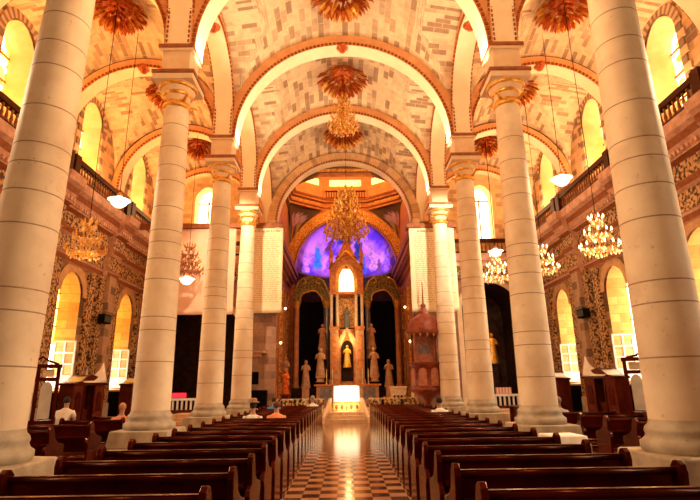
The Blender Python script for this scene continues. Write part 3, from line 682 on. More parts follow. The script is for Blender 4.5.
# long bench seen end-on beside the right aisle, red lit top
t = thing('kneeling_rail', 'long polished red wooden kneeling rail running along the right aisle past the second column', 'bench', (6.35, 18.4, 0), radians(-4))
MB().box((0,0,.93), (.34,4.0,.05), wood2_m).build('top', t, bevel=.01); MB().box((0,0,.5), (.04,3.8,.7), wood2_m).build('panel', t)
for y in (-1.9, 1.9): MB().box((0,y,.46), (.3,.07,.92), wood2_m).build('leg', t)
# ------------------------------------------------------------------ covered table
t = thing('side_table', 'wooden table under a white cloth beside the second right column', 'table', (4.22, 10.35, 0)); t.rotation_euler.z = 0
MB().box((0,0,.76), (.60,.66,.04), wood2_m).build('table_top', t)
for a in (-1, 1):
    for b in (-1, 1): MB().box((a*.26,b*.28,.37), (.05,.05,.74), wood2_m).build('leg', t)
mb = MB(); vs = []; n = 48
for j, (e, z) in enumerate(((0.0,.785),(1.0,.785),(1.03,.77),(1.08,.55),(1.12,.32))):
    for k in range(n):
        a = 2*pi*k/n; c, s_ = cos(a), sin(a); q = 1/max(abs(c), abs(s_)); wv = 1+(.05*sin(a*9) if j > 2 else 0)*(j-2)*.6
        vs.append((c*q*.32*e*wv, s_*q*.35*e*wv, z+(0.03*sin(a*5) if j == 4 else 0)))
mb.add(vs, [(j*n+k, j*n+(k+1) % n, (j+1)*n+(k+1) % n, (j+1)*n+k) for j in range(4) for k in range(n)], cloth_m, True)
o = mb.build('tablecloth', None, loc=(4.22, 10.35, 0)); tag(o, 'white cloth draped over the small table by the second right column', 'tablecloth')

# ------------------------------------------------------------------ people
def pw(k): return NP[k]+.27
seated_person('person with white shirt and brown hat seated in left nave pews, back to viewer', (-2.5, pw(10), 0), cloth_m, mat('dark_hair', (.05,.02,.015)), lean=.02, hat=mat('straw_hat', (.30,.15,.08)))
seated_person('person in pink-orange top with brown hair seated in left nave pews', (-1.88, pw(10), 0), mat('orange_top', (.85,.30,.15)), mat('brown_hair', (.14,.05,.03)), lean=.14)
seated_person('person in bright blue top seated far ahead in left nave pews', (-2.75, pw(16), 0), mat('blue_top', (.02,.28,.65)), mat('dark_hair', (.05,.02,.015)))
seated_person('person in white top seated near the front beside the left aisle edge', (-1.4, pw(18), 0), cloth_m, mat('grey_hair', (.4,.3,.26)), lean=.2)
seated_person('person with dark hair and white shirt seated in right nave pews, back to viewer', (2.9, pw(12), 0), cloth_m, mat('black_hair', (.015,.01,.01)))
seated_person('person in white shirt kneeling in the left side aisle before a confessional', (-8.14, 15.2, 0), cloth_m, mat('black_hair', (.015,.01,.01)), kneel=True, lean=.12)
seated_person('person with reddish hair and pink top seated beyond the second left column', (-6.14, 14.40, 0), mat('pink_top', (.80,.28,.2)), mat('light_hair', (.6,.28,.14)), lean=.05)
seated_person('person in white and grey seated in the right aisle edge behind the third column', (6.15, 15.0, 0), mat('grey_top', (.5,.45,.4)), mat('grey_hair', (.4,.3,.26)))

# ------------------------------------------------------------------ cabinets with lancet panels
def lancet(mb, c, w_, h_, m, d=.02, th=None):
    n = 8; P = [(-w_/2, 0), (w_/2, 0), (w_/2, h_-w_*.8)] + [(w_/2*cos(pi*i/(2*n)), h_-w_*.8+w_*.8*sin(pi*i/(2*n))) for i in range(1, n+1)] + [(-w_/2*cos(pi*i/(2*n)), h_-w_*.8+w_*.8*sin(pi*i/(2*n))) for i in range(n-1, -1, -1)]
    mb.prism(P, c[1]-d/2, c[1]+d/2, m, f=lambda a, b, ww: (c[0]+a, ww, c[2]+b))
glassy_m = mat('frosted_panel', (.90,.88,.85), (.66,.63,.6), 2.5, rough=.3)
def lancet_cabinet(label, loc, rz):
    t = thing('confessional_screen', label, 'screen', loc, rz, 'lancet panel screens')
    MB().box((0,0,.45), (.96,.5,.9), wood_m).build('lower_body', t, bevel=.015)
    f = MB()
    for x in (-.46,0,.46): f.box((x,0,1.6), (.09,.12,1.45), wood_m)
    f.box((0,0,.94), (1.0,.16,.1), wood_m); f.box((0,0,2.02), (.96,.10,.1), wood_m); f.box((0,0,2.36), (1.06,.2,.10), wood_m); f.build('frame', t)
    for x in (-.23,.23):
        p = MB(); lancet(p, (x,0,1.02), .28, .94, glassy_m); p.build('lancet_panel', t)
        MB().box((x,0,2.18), (.26,.04,.2), mat('cream_panel', (.95,.75,.5))).build('square_panel', t)  # small square panel in plain cream
    c = MB(); c.tube([(-.4,0,2.41),(-.15,0,2.46),(.05,0,2.6),(.2,0,2.5),(.45,0,2.41)], .03, wood_m, 8); c.build('cresting', t)
lancet_cabinet('tall dark wooden screen with white lancet panels beside the nearest left column', (-8.1, 13.7, 0), radians(28))
lancet_cabinet('tall dark wooden screen with white lancet panels beside the nearest right column', (8.1, 13.9, 0), radians(-26))
# ------------------------------------------------------------------ confessionals
def confessional(label, loc, rz, white):
    t = thing('confessional', label, 'confessional', loc, rz, 'confessionals along the walls'); t.scale = (.74, .9, .98)
    MB().box((0,0,.08), (2.1,1.1,.16), wood2_m).build('step', t)
    b = MB(); b.box((-.66,-.05,1.05), (.68,.9,1.8), wood2_m); b.box((.66,-.05,1.05), (.68,.9,1.8), wood2_m); b.box((0,-.3,1.1), (.7,.3,1.9), wood_m); bo = b.build('booth', t, bevel=.02)
    MB().box((0,.12,.55), (.62,.06,.9), wood2_m).build('door', t)
    for x in (-.66,.66):
        p = MB(); lancet(p, (x,.41,.9), .3, .8, wood_m, .04); p.build('grille', bo)
    for x in (-.33,.33): MB().box((x,.36,1.1), (.08,.16,1.9), wood_m).build('post', t)
    r = MB(); P = [(-1.05,1.95),(1.05,1.95),(1.05,2.04),(.7,2.1),(.35,2.3),(0,2.38),(-.35,2.3),(-.7,2.1),(-1.05,2.04)]
    r.prism(P, -.55, .5, wood_m); r.build('roof', t)
    MB().lathe([(.05,0),(.07,.05),(.03,.12),(.05,.2),(.01,.3)], mat('pale_finial', (.7,.55,.45)), (0,.1,2.36), 10).build('finial', t)
    if white:
        mb = MB(); vs = []; sgn = 1 if loc[0] > 0 else -1
        for j in range(8):
            v = j/7
            for i in range(9):
                u = i/8; vs.append((sgn*(-.6+1.4*u), .62-.25*v+.05*sin(u*8+v*2), 2.06+v*(.08+.78*u**2.2)))
        mb.add(vs, [(j*9+i, j*9+i+1, (j+1)*9+i+1, (j+1)*9+i) for j in range(7) for i in range(8)], cloth_m, True)
        o = mb.build('peaked_sheet', t); s_ = o.modifiers.new('solid', 'SOLIDIFY'); s_.thickness = .015  # thin white sheet rising to a peak over the roof
        o['label'] = 'white peaked sheet across the top'
for s in (-1, 1):
    sd = 'left' if s < 0 else 'right'
    confessional('dark red wooden confessional topped by a white peaked sheet at the %s wall' % sd, (s*10.7, 21.3, 0), s*radians(114), True)
    confessional('dark wooden confessional with curved roof farther along the %s wall' % sd, (s*10.6, 26.6, 0), s*radians(114), False)
# wall speakers
for s, y, z, lb in ((-1, 24.2, 5.0, 'black loudspeaker bracketed to the left wall pilaster between the lower windows'), (1, 24.2, 5.0, 'black loudspeaker bracketed to the right wall pilaster between the lower windows'), (-1, 29.2, 2.9, 'small black loudspeaker on the left wall past the second lower window')):
    t = thing('wall_speaker', lb, 'speaker', (s*11.55, y, z)); MB().box((0,0,0), (.3,.75,.42) if z > 4 else (.25,.4,.6), black_m).build('speaker_box', t, bevel=.02); MB().tube([(0,0,0),(s*.65,0,0)], .04, black_m).build('bracket', t)
    MB().box((-s*.16,0,0), (.02,.6,.3) if z > 4 else (.02,.3,.45), mat('speaker_grille', (.05,.05,.05))).build('grille', t)

# ------------------------------------------------------------------ chancel
st = MB()
for k in range(3): st.b2((-9, 26.0+k*.42, 0), (9, 42, .15*(k+1)), marble_m)
struct(st, 'floor_chancel')
for s in (-1, 1):
    t = thing('stair_parapet', 'sloping pale marble parapet on the %s of the altar steps' % ('left' if s < 0 else 'right'), 'railing', (s*.98, 26.9, 0), 0, 'altar stair parapets')
    mb = MB(); mb.prism([(-1.3,0),(-.9,.1),(1.6,.45),(1.6,1.12),(1.2,1.1),(-1.25,.28)], -.07, .07, marble_m, f=lambda a, b, w_: (w_-s*a*.09, a, b)); mb.build('parapet', t, bevel=.01)
    # marble rail in front of flowers
    t = thing('altar_rail', 'low marble altar rail behind the flowers on the %s' % ('left' if s < 0 else 'right'), 'railing', (s*2.75, 28.35, .45), 0, 'altar rails')
    MB().box((0,0,.62), (3.1,.24,.08), marble_m).build('top_rail', t, bevel=.01); MB().box((0,0,.04), (3.1,.22,.08), marble_m).build('bottom_rail', t)
    for k in range(12):
        MB().lathe([(.05,.08),(.07,.2),(.04,.34),(.06,.5),(.05,.58)], marble_m, (-1.4+k*2.8/11,0,0), 8).build('baluster', t)
leaf_m = mat('dark_leaf', (.05,.09,.02), (.02,.03,.01), 8); flow_m = mat('yellow_petal', (.9,.62,.2), (.75,.4,.1), 8); flow2 = mat('white_petal', (.92,.82,.6), (.8,.6,.4), 8)
def flowers(label, loc, wd, rn, h=.5, group='altar flower arrangements'):
    t = thing('flower_arrangement', label, 'flowers', loc, 0, group); r = random.Random(rn)
    MB().box((0,0,.09), (wd*.92,.24,.18), marble_m).build('planter', t)
    lf = MB(); fl = MB()
    for k in range(int(60*wd)):
        x, y, z = r.uniform(-wd/2, wd/2), r.uniform(-.16, .16), r.uniform(.16, h)
        a = r.uniform(0, 6.28); l = r.uniform(.06, .13); lf.add([(x,y,z),(x+l*cos(a),y+l*sin(a)*.5,z+l*.8),(x+l*1.3*cos(a),y+l*sin(a),z+l*.2),(x+l*.4*cos(a+1),y+l*.4,z-l*.3)], [(0,1,2,3)], leaf_m)
    for k in range(int(24*wd)):
        x, y, z = r.uniform(-wd/2, wd/2), r.uniform(-.2, .1), r.uniform(.2, h+.08); m_ = flow_m if r.random() < .6 else flow2
        q = r.uniform(.035, .065); fl.ball((x,y,z), q*.5, m_, 6)
        for j in range(6):
            a = j*pi/3; fl.add([(x,y-.02,z),(x+q*cos(a-.4),y-.03,z+q*sin(a-.4)),(x+q*1.4*cos(a),y-.01,z+q*1.4*sin(a)),(x+q*cos(a+.4),y-.03,z+q*sin(a+.4))], [(0,1,2,3)], m_)
    o = lf.build('foliage', t); o = fl.build('blossoms', t)
pos = ['nearest the steps', 'second from the steps', 'third from the steps', 'outermost']
for s in (-1, 1):
    for k in range(4): flowers('yellow and white flower bed %s of the altar steps, %s' % ('left' if s < 0 else 'right', pos[k]), (s*(1.5+k*.79), 27.95, .45), .64, k*3+s+9, .62)
# altar table
t = thing('altar_table', 'brightly lit altar table covered in a white cloth at the head of the steps', 'altar', (.03, 28.9, .45))
MB().box((0,0,.22), (1.5,.9,.44), gold_wall_m).build('predella_front', t)
MB().box((0,.05,.84), (1.2,.6,.8), marble_m).build('table_body', t)
for x in (-.4,.4):
    p = MB(); p.box((x,-.46,.22), (.66,.03,.36), mat('yellow_panel', (.95,.75,.2), (.6,.35,.05), 14, thr=(.45,.55))); gp = p.build('gilded_panel', t)
    q = MB()
    for dx in (-.15,.15): q.ball((x+dx,-.485,.22), .11, black_m if False else mould_m, 8, (.8,.25,1.2))
    q.build('relief', gp)
o = MB().box((.03,28.9,1.33), (1.42,.78,.84), cloth_m).build('altar_cloth', None, bevel=.02); tag(o, 'white altar cloth hanging over the brightly lit altar table', 'altar cloth')
# floor lecterns, candle, urns
t = thing('stone_lectern', 'white marble table-shaped lectern with legs right of the altar', 'lectern', (2.95, 29.6, .45))
MB().box((0,0,1.2), (1.0,.5,.1), marble_m).build('top', t, bevel=.01); MB().box((0,0,.95), (.85,.4,.4), marble_m, taper=1.1).build('body', t)
for x in (-.3,-.1,.1,.3): MB().lathe([(.05,0),(.035,.3),(.05,.75)], marble_m, (x,0,0), 10).build('leg', t)
t = thing('paschal_candle', 'tall cream candle on a gold stand right of the marble lectern', 'candle', (3.75, 29.2, .45))
MB().lathe([(.18,0),(.18,.05),(.05,.12),(.04,.5),(.09,.56),(.05,.62)], gild_m, n=14).build('stand', t); MB().lathe([(.085,.6),(.075,1.75)], mat('wax', (.92,.75,.45)), n=12).build('candle', t)
MB().lathe([(.001,1.75),(.03,1.8),(.001,1.9)], mat('flame', (1,.6,.2), emit=(1,.6,.2), es=12), n=8, cap=False).build('flame', t)
# red-gold statue of a seated figure left of altar
robed_statue('glowing red and gold statuette on a stand left of the altar', (-3.5, 30.2, .45), redgold_m, 1.35, pi, ped=.9, pm_=wood2_m)
lamp('statuette_light', 'SPOT', (-3.2, 28.8, 3.6), 120, (1,.45,.2), .1, (-3.5,30.2,1.6), 50)
# ------------------------------------------------------------------ high altar
HX, HY = .1, 33.4
t = thing('high_altar', 'tall gilded gothic altarpiece with glowing niche and spire behind the altar', 'altarpiece', (HX, HY, .45))
og = mat('altar_orange_stone', (.80,.30,.09), (.5,.15,.04), 5); pk = mat('altar_pale_stone', (.66,.37,.20), (.44,.21,.10), 4)
b = MB(); b.b2((-1.95,-.9,0),(1.95,.5,1.3),pk); b.b2((-2.1,-1.0,1.3),(2.1,.5,1.42),og); b.b2((-2.15,-1.0,1.45),(2.15,-.55,1.5),og) if False else None
b.b2((-2.0,-.85,1.3),(2.0,.5,1.42),pk); b.b2((-1.9,-.75,1.05),(1.9,.5,1.3),og); b.build('base', t)
for x in (-1.35,1.35):
    MB().box((x,-.92,.85), (.75,.05,.7), greymarble_m).build('grille_panel', t)
p = MB()
for s in (-1, 1):
    p.b2((s*.55,-.5,1.42),(s*1.1,.5,4.95),pk); p.b2((s*.5,-.58,4.85),(s*1.16,.5,5.05),og); p.b2((s*.5,-.56,1.42),(s*1.16,.5,1.7),og)
    p.box((s*.82,-.52,3.3), (.3,.06,2.4), og)
p.b2((-.55,.1,1.42),(.55,.5,4.95),og); p.build('pedestal', t)
n_ = MB(); lancet(n_, (0,.08,1.6), .8, 2.6, apse_m, .06); n_.build('niche', t)
g = MB(); pr = [(-.55,-.5),(.55,-.5)]; g.add([(-.6,-.52,3.7),(-.42,-.52,3.7),(0,-.52,4.75),(0,-.52,5.0),(-.6,-.52,4.2)], [(0,1,2,3,4)], pk); g.add([(.6,-.52,3.7),(.42,-.52,3.7),(0,-.52,4.75),(0,-.52,5.0),(.6,-.52,4.2)], [(0,1,2,3,4)], pk); g.build('niche_gable', t)
for s in (-1, 1):
    for x in (.62,1.02):
        c = MB(); c.lathe([(.11,5.05),(.11,5.15),(.105,5.2),(.10,7.0),(.11,7.05),(.13,7.2)], mat('altar_white_column', (.88,.74,.52), (.75,.58,.38), 4), (s*x,-.3,0), 14); c.build('column', t)
MB().b2((-.55,.28,5.05),(.55,.34,7.2),gold_wall_m).build('gilded_backing', t)
c = MB(); c.b2((-1.15,-.5,7.2),(1.15,.5,7.35),og)
for s in (-1, 1): c.b2((s*.72,-.45,7.35),(s*1.12,.45,9.3),og)
n = 10; half = [(.72*cos(pi/2*i/n), 8.25+1.0*sin(pi/2*i/n)) for i in range(n+1)]
for s in (-1, 1):
    P = [(s*.72,8.25)] + [(s*a, z) for a, z in half[1:]] + [(0,10.0),(s*1.12,9.0)]
    c.prism(P, -.48, -.34, og)
for s in (-1, 1):
    c.prism([(s*.74,7.35),(s*.50,7.35),(s*.50,8.2),(s*.42,8.55),(s*.25,8.9),(0,9.15),(0,9.4),(s*.74,9.4)], -.40, -.30, gild_m)
c.build('tabernacle_body', t)
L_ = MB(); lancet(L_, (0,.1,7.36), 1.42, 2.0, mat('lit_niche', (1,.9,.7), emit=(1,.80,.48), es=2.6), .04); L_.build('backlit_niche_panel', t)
g = MB()
for s in (-1, 1):
    g.tube([(s*1.2,-.52,8.9),(0,-.52,10.15)], .06, gild_m, 6)
g.build('gable_moulding', t)
for s in (-1, 1):
    q = MB(); q.b2((s*.9,-.45,9.2),(s*1.15,-.2,9.9),og); q.lathe([(.2,9.85),(.14,9.95),(.02,10.7),(.05,10.75),(.001,10.85)], og, (s*1.02,-.32,0), 6); q.build('pinnacle', t)
q = MB(); q.b2((-.62,-.2,9.0),(.62,.5,9.9),og); q.lathe([(.8,9.8),(.6,10.0),(.5,10.1),(.16,11.0),(.05,11.6),(.12,11.66),(.10,11.75),(.02,11.85),(.02,12.2)], og, (0,.1,0), 8)
for a in range(8): q.box((.5*cos(a*pi/4+.39),.1+.5*sin(a*pi/4+.39),10.1), (.12,.12,.4), gild_m)
q.build('spire', t)
for x in (-.7,-.5,.5,.7):
    MB().lathe([(.07,1.42),(.03,1.5),(.025,1.8),(.05,1.82),(.028,1.84),(.025,2.35)], mat('wax', (.92,.75,.45)), (x*1.9,-.6,0), 8).build('candlestick', t)
robed_statue('dark blue statue standing in the glowing niche of the altarpiece', (HX, HY-.1, 5.5), mat('blue_green_robe', (.08,.25,.25), (.25,.1,.05), 7), 1.35, pi, arm=0)
robed_statue('golden figure in the lower niche of the altarpiece', (HX, HY-.25, 2.9), mat('lit_gold_robe', (1,.65,.12), (.8,.4,.05), 7, rough=.4, metal=.4), 1.4, pi)
lamp('niche_light', 'POINT', (HX, HY-1.0, 4.6), 50, (1,.7,.25), .05)
stat = [(-2.55, 33.0, .45, 1.6, 1.3), (2.75, 33.0, .45, 1.6, 1.3), (-1.62, 32.9, 2.0, 1.75, .35), (1.82, 32.9, 2.0, 1.75, .35), (-1.55, 34.2, 3.6, 1.6, .6), (1.75, 34.2, 3.6, 1.6, .6), (-3.72, 31.6, .45, 1.6, 1.5), ]
sl = ['pale robed statue on a tall pedestal left of the altarpiece', 'pale robed statue on a tall pedestal right of the altarpiece', 'pale robed statue on the left end of the altarpiece base', 'pale robed statue on the right end of the altarpiece base',
      'upper pale statue against the left grey column of the altarpiece', 'upper pale statue against the right grey column of the altarpiece', 'tall ochre statue on a pedestal by the left sanctuary wall']
for (x, y, z, h, ped), lb in zip(stat, sl): robed_statue(lb, (x, y, z), pk, h, pi, 'altar statues', ped=ped, pm_=pk)
for s in (-1, 1): 
    t = thing('statue_bracket', 'stone pier carrying the upper statue %s of the altarpiece' % ('left' if s < 0 else 'right'), 'pier', ((-1.55 if s < 0 else 1.75), 34.2, .45)); MB().box((0,0,1.57), (.55,.5,3.14), apse_m).build('shaft', t); MB().box((0,0,3.1), (.62,.6,.1), pk).build('cap', t)
# side retables: grey columns with gilded scalloped heads
for s in (-1, 1):
    t = thing('side_retable', 'dark side retable with grey columns and scalloped gilt arch %s of the altarpiece' % ('left' if s < 0 else 'right'), 'altarpiece', (HX+s*2.5, 35.2, .45))
    MB().box((0,.9,3.6), (2.6,.1,7.2), black_m).build('shade_backing', t)  # black board paints in the shade of the deep interior
    MB().box((0,.2,.6), (2.5,1.2,1.2), apse_m).build('base', t)
    for x in (-1.0, 1.05):
        c = MB(); c.lathe([(.24,1.2),(.24,1.35),(.18,1.45),(.17,6.6)], greymarble_m if x*s < 0 else sanct_m, (x,0,0), 16); c.lathe([(.19,6.6),(.2,6.7),(.28,7.0),(.3,7.1)], gild_m, (x,0,0), 16); c.build('column', t)
    a = MB(); n = 24; I = []; O = []
    for i in range(n+1):
        th = pi*i/n; r = .72*(1+.10*abs(sin(th*2.5))); I.append((-r*cos(th), 7.1+r*sin(th)*.95)); O.append((-1.3*cos(th)*(1 if abs(cos(th)) < .8 else 1), 7.2+1.75*sin(th)**.8))
    vs = [(x, -.1, z) for x, z in I]+[(x, -.1, z) for x, z in O]+[(x, .3, z) for x, z in I]+[(x, .3, z) for x, z in O]; K = n+1
    a.add(vs, [(i, i+1, K+i+1, K+i) for i in range(n)]+[(2*K+i, 2*K+i+1, 3*K+i+1, 3*K+i) for i in range(n)]+[(i, i+1, 2*K+i+1, 2*K+i) for i in range(n)]+[(K+i, K+i+1, 3*K+i+1, 3*K+i) for i in range(n)], mat('olive_gilt', (.30,.19,.04), (.07,.035,.008), 8, rough=.4, metal=.3, bump=.6, thr=(.4,.6)))
    a.build('scalloped_head', t)
    a = MB(); a.tube([(x, -.16, z) for x, z in I], .055, gild_m, 6)
    for q in (-1, 1):
        a.tube([(q*1.1,-.14,7.9),(q*.9,-.2,8.5),(q*.5,-.2,8.75),(q*.35,-.2,8.45),(q*.6,-.2,8.3)], .05, gild_m, 6)
    a.build('gilt_scroll', t)
# ------------------------------------------------------------------ pulpit
PX, PY = 4.0, 25.55
t = thing('pulpit', 'red carved wooden pulpit with domed canopy and spire against the right banner wall', 'pulpit', (PX, PY, 0))
rw = mat('pulpit_red_wood', (.34,.07,.03), (.16,.025,.012), 5, rough=.45); rl = mat('pulpit_pale_panel', (.58,.24,.15), (.38,.13,.08), 6, rough=.5)
b = MB(); b.lathe([(.15,0),(.15,.9),(.3,1.15),(.82,1.45),(.88,1.55),(.80,1.6),(.80,2.65),(.9,2.7),(.9,2.82)], rw, n=8); pbo = b.build('body', t)
for k in range(8):
    a = pi/8+k*pi/4; p = MB(); P = [(-.2,0),(.2,0),(.2,.65)]+[(.2*cos(i*pi/8), .65+.2*sin(i*pi/8)) for i in range(1,9)]; R_ = Matrix.Rotation(a-pi/2, 3, 'Z')
    p.prism(P, 0, .03, rl, f=lambda u, v, w_, R_=R_, a=a: tuple(Vector(((.745*cos(a)), .745*sin(a), 1.7+v)) + R_ @ Vector((u, w_, 0)))); p.build('arched_panel', pbo)
p = MB(); p.b2((-.45,.55,2.8),(.6,.7,4.25),rl); p.build('back_board', t); MB().box((.02,.53,3.5), (.6,.03,.4), greymarble_m).build('painted_panel', t)
p = MB()
for x in (-.6,.62): p.tube([(x,.45,2.8),(x,.45,4.25)], .05, rw, 8)
p.build('canopy_post', t)
c = MB(); c.lathe([(.92,4.2),(.97,4.3),(.90,4.42),(.84,4.7),(.62,5.0),(.32,5.2),(.22,5.28),(.26,5.36),(.18,5.42),(.12,5.6),(.16,5.68),(.05,5.8),(.02,6.9)], rw, n=16)
for k in range(16): a = 2*pi*k/16; c.lathe([(.001,4.02),(.05,4.08),(.05,4.22)], gild_m, (.86*cos(a),.86*sin(a),0), 6)
c.build('domed_canopy', t)
# ------------------------------------------------------------------ banners
bn = mat('banner_cloth', (.90,.76,.55), (.85,.68,.46), 2, rough=.9); bp_ = mat('pink_banner_cloth', (.86,.58,.46), (.78,.48,.36), 1.2, rough=.9)
ink = mat('faint_brown_print', (.66,.42,.22), (.55,.3,.15), 8)
def banner(label, x0, x1, z0, z1, y, m_, lines, rn, extra=None, slant=0):
    t = thing('hanging_banner', label, 'banner', ((x0+x1)/2, y, z0)); W = x1-x0; Hh = z1-z0; r = random.Random(rn)
    wv = lambda u, v: .04*sin(u*9+rn)*(1-v*.6)+.015*sin(u*23+v*4)
    mb = MB(); nu, nv = 30, 20; vs = [(-W/2+W*i/nu+slant*(1-j/nv)*(0 if i else 1), wv(i/nu, j/nv), Hh*j/nv) for j in range(nv+1) for i in range(nu+1)]
    mb.add(vs, [(j*(nu+1)+i, j*(nu+1)+i+1, (j+1)*(nu+1)+i+1, (j+1)*(nu+1)+i) for j in range(nv) for i in range(nu)], m_, True); o = mb.build('cloth', t); s_ = o.modifiers.new('solid', 'SOLIDIFY'); s_.thickness = .01
    MB().tube([(-W/2-.05,.0,Hh+.02),(W/2+.05,.0,Hh+.02)], .035, mould_m, 8).build('hanging_rod', t)
    if lines:
        q = MB(); z = Hh-.25; k = 0
        while z > .5:
            x = -W/2+.25+ (0.2 if k == 0 else 0); hh = .09 if k == 0 else .028
            while x < W/2-.3:
                l = r.uniform(.06,.28); u0 = x/W+.5; q.add([(x,wv(u0,z/Hh)-.03,z),(x+l,wv(u0+l/W,z/Hh)-.03,z),(x+l,wv(u0+l/W,z/Hh)-.03,z+hh),(x,wv(u0,z/Hh)-.03,z+hh)], [(0,1,2,3)], ink); x += l+.06
            z -= .26 if k == 0 else .115; k += 1
        po = q.build('printed_lines', t); po['kind'] = 'stuff'
    if extra: extra(t, W, Hh)
def blue_mark(t, W, Hh):
    q = MB(); 
    pts = [(W/2-1.15,-.07,.1),(W/2-1.2,-.07,.45),(W/2-1.0,-.07,.75),(W/2-.8,-.07,.85)]
    q.tube(pts, .13, mat('lilac_print', (.45,.42,.6)), 6, .05); q.build('painted_mark', t)
banner('cream text banner hanging right of the farthest left column', -5.55, -3.3, 5.45, 10.1, 26.0, bn, True, 3)
banner('large pinkish cloth banner hanging between the farthest left columns', -9.0, -5.85, 5.42, 10.1, 26.05, bp_, False, 5, blue_mark)
banner('pale printed banner hanging behind the farthest right column', 3.5, 5.95, 5.42, 10.0, 26.0, mat('bright_banner_cloth', (.95,.86,.62), (.92,.8,.55), 2), True, 8)

# ------------------------------------------------------------------ ceiling rosettes
def rosette(label, loc, r, rn, drop=.55):
    t = thing('ceiling_rosette', label, 'ceiling ornament', loc, 0, 'gilded leaf rosettes under the vault crowns'); rr = random.Random(rn); mb = MB()
    for lay, (q, z, n) in enumerate(((1.0, 0, 26), (.85, -.12, 24), (.66, -.25, 20), (.46, -.36, 15), (.25, -.44, 9))):
        for k in range(n):
            a = 2*pi*(k+.5*(lay % 2))/n + rr.uniform(-.08,.08); l = .46*r+.1; w_ = .075*r+.02; base = Vector((q*r*.62*cos(a), q*r*.62*sin(a), z*r)); d = Vector((cos(a)*q, sin(a)*q, -.55-.4*rr.random())).normalized(); sd = Vector((-sin(a), cos(a), 0))
            upv = d.cross(sd)
            P = [base, base+d*l*.4+sd*w_+upv*.03, base+d*l*.9+sd*w_*.5+upv*.06, base+d*l*1.1, base+d*l*.9-sd*w_*.5+upv*.06, base+d*l*.4-sd*w_+upv*.03, base+d*l*.5-upv*.04]
            mb.add(P, [(0,1,6),(1,2,6),(2,3,6),(3,4,6),(4,5,6),(5,0,6)], redgold_m if rr.random() < .6 else gild_m)
    mb.build('leaves', t); MB().lathe([(.001,-.5*r),(.12*r,-.42*r),(.5*r,-.08),(.55*r,.12),(.2*r,.25),(.15*r,1.3)], redgold_m, n=20).build('boss', t)
BN = {10.705: 'nearest the viewer', 16.395: 'in the second vault', 22.085: 'in the third vault', 27.775: 'in the farthest vault'}
k = 0
for y in BAYS[2:]:
    rosette('large red and gold leaf rosette on the nave ceiling, %s' % BN[y], (0, y, 16.85), 1.2, k); k += 1
    for s in (-1, 1): rosette('red and gold leaf rosette on the %s aisle ceiling, %s' % ('left' if s < 0 else 'right', BN[y]), (s*8.65, y, 16.05), 1.0, k); k += 1
# small keystones on the arches
for i, y in enumerate(CY[1:]):
    tag(MB().lathe([(.001,-.22),(.12,-.16),(.16,-.05),(.26,.02),(.28,.15)], redgold_m, (0,0,0), 12).build('arch_boss', None, loc=(0, y-.2, 16.1)), 'small gilded boss at the crown of the %s nave arch' % od(i), 'boss', 'gilded arch bosses')
    for s in (-1, 1): tag(MB().lathe([(.001,-.2),(.12,-.14),(.16,-.05),(.24,.02),(.26,.15)], redgold_m, (0,0,0), 12).build('arch_boss', None, loc=(s*8.62, y-.2, 15.1)), 'small gilded boss at the crown of the %s arch over the %s aisle' % (od(i), 'left' if s < 0 else 'right'), 'boss', 'gilded arch bosses')
for i, y in enumerate(BAYS[2:4]):
    for s in (-1, 1): tag(MB().lathe([(.001,-.22),(.14,-.16),(.18,-.05),(.28,.02),(.3,.15)], redgold_m, (0,0,0), 12).build('arch_boss', None, loc=(s*4.95, y, 15.1)), 'small gilded boss under the %s arch along the %s colonnade' % (od(i), 'left' if s < 0 else 'right'), 'boss', 'gilded arch bosses')
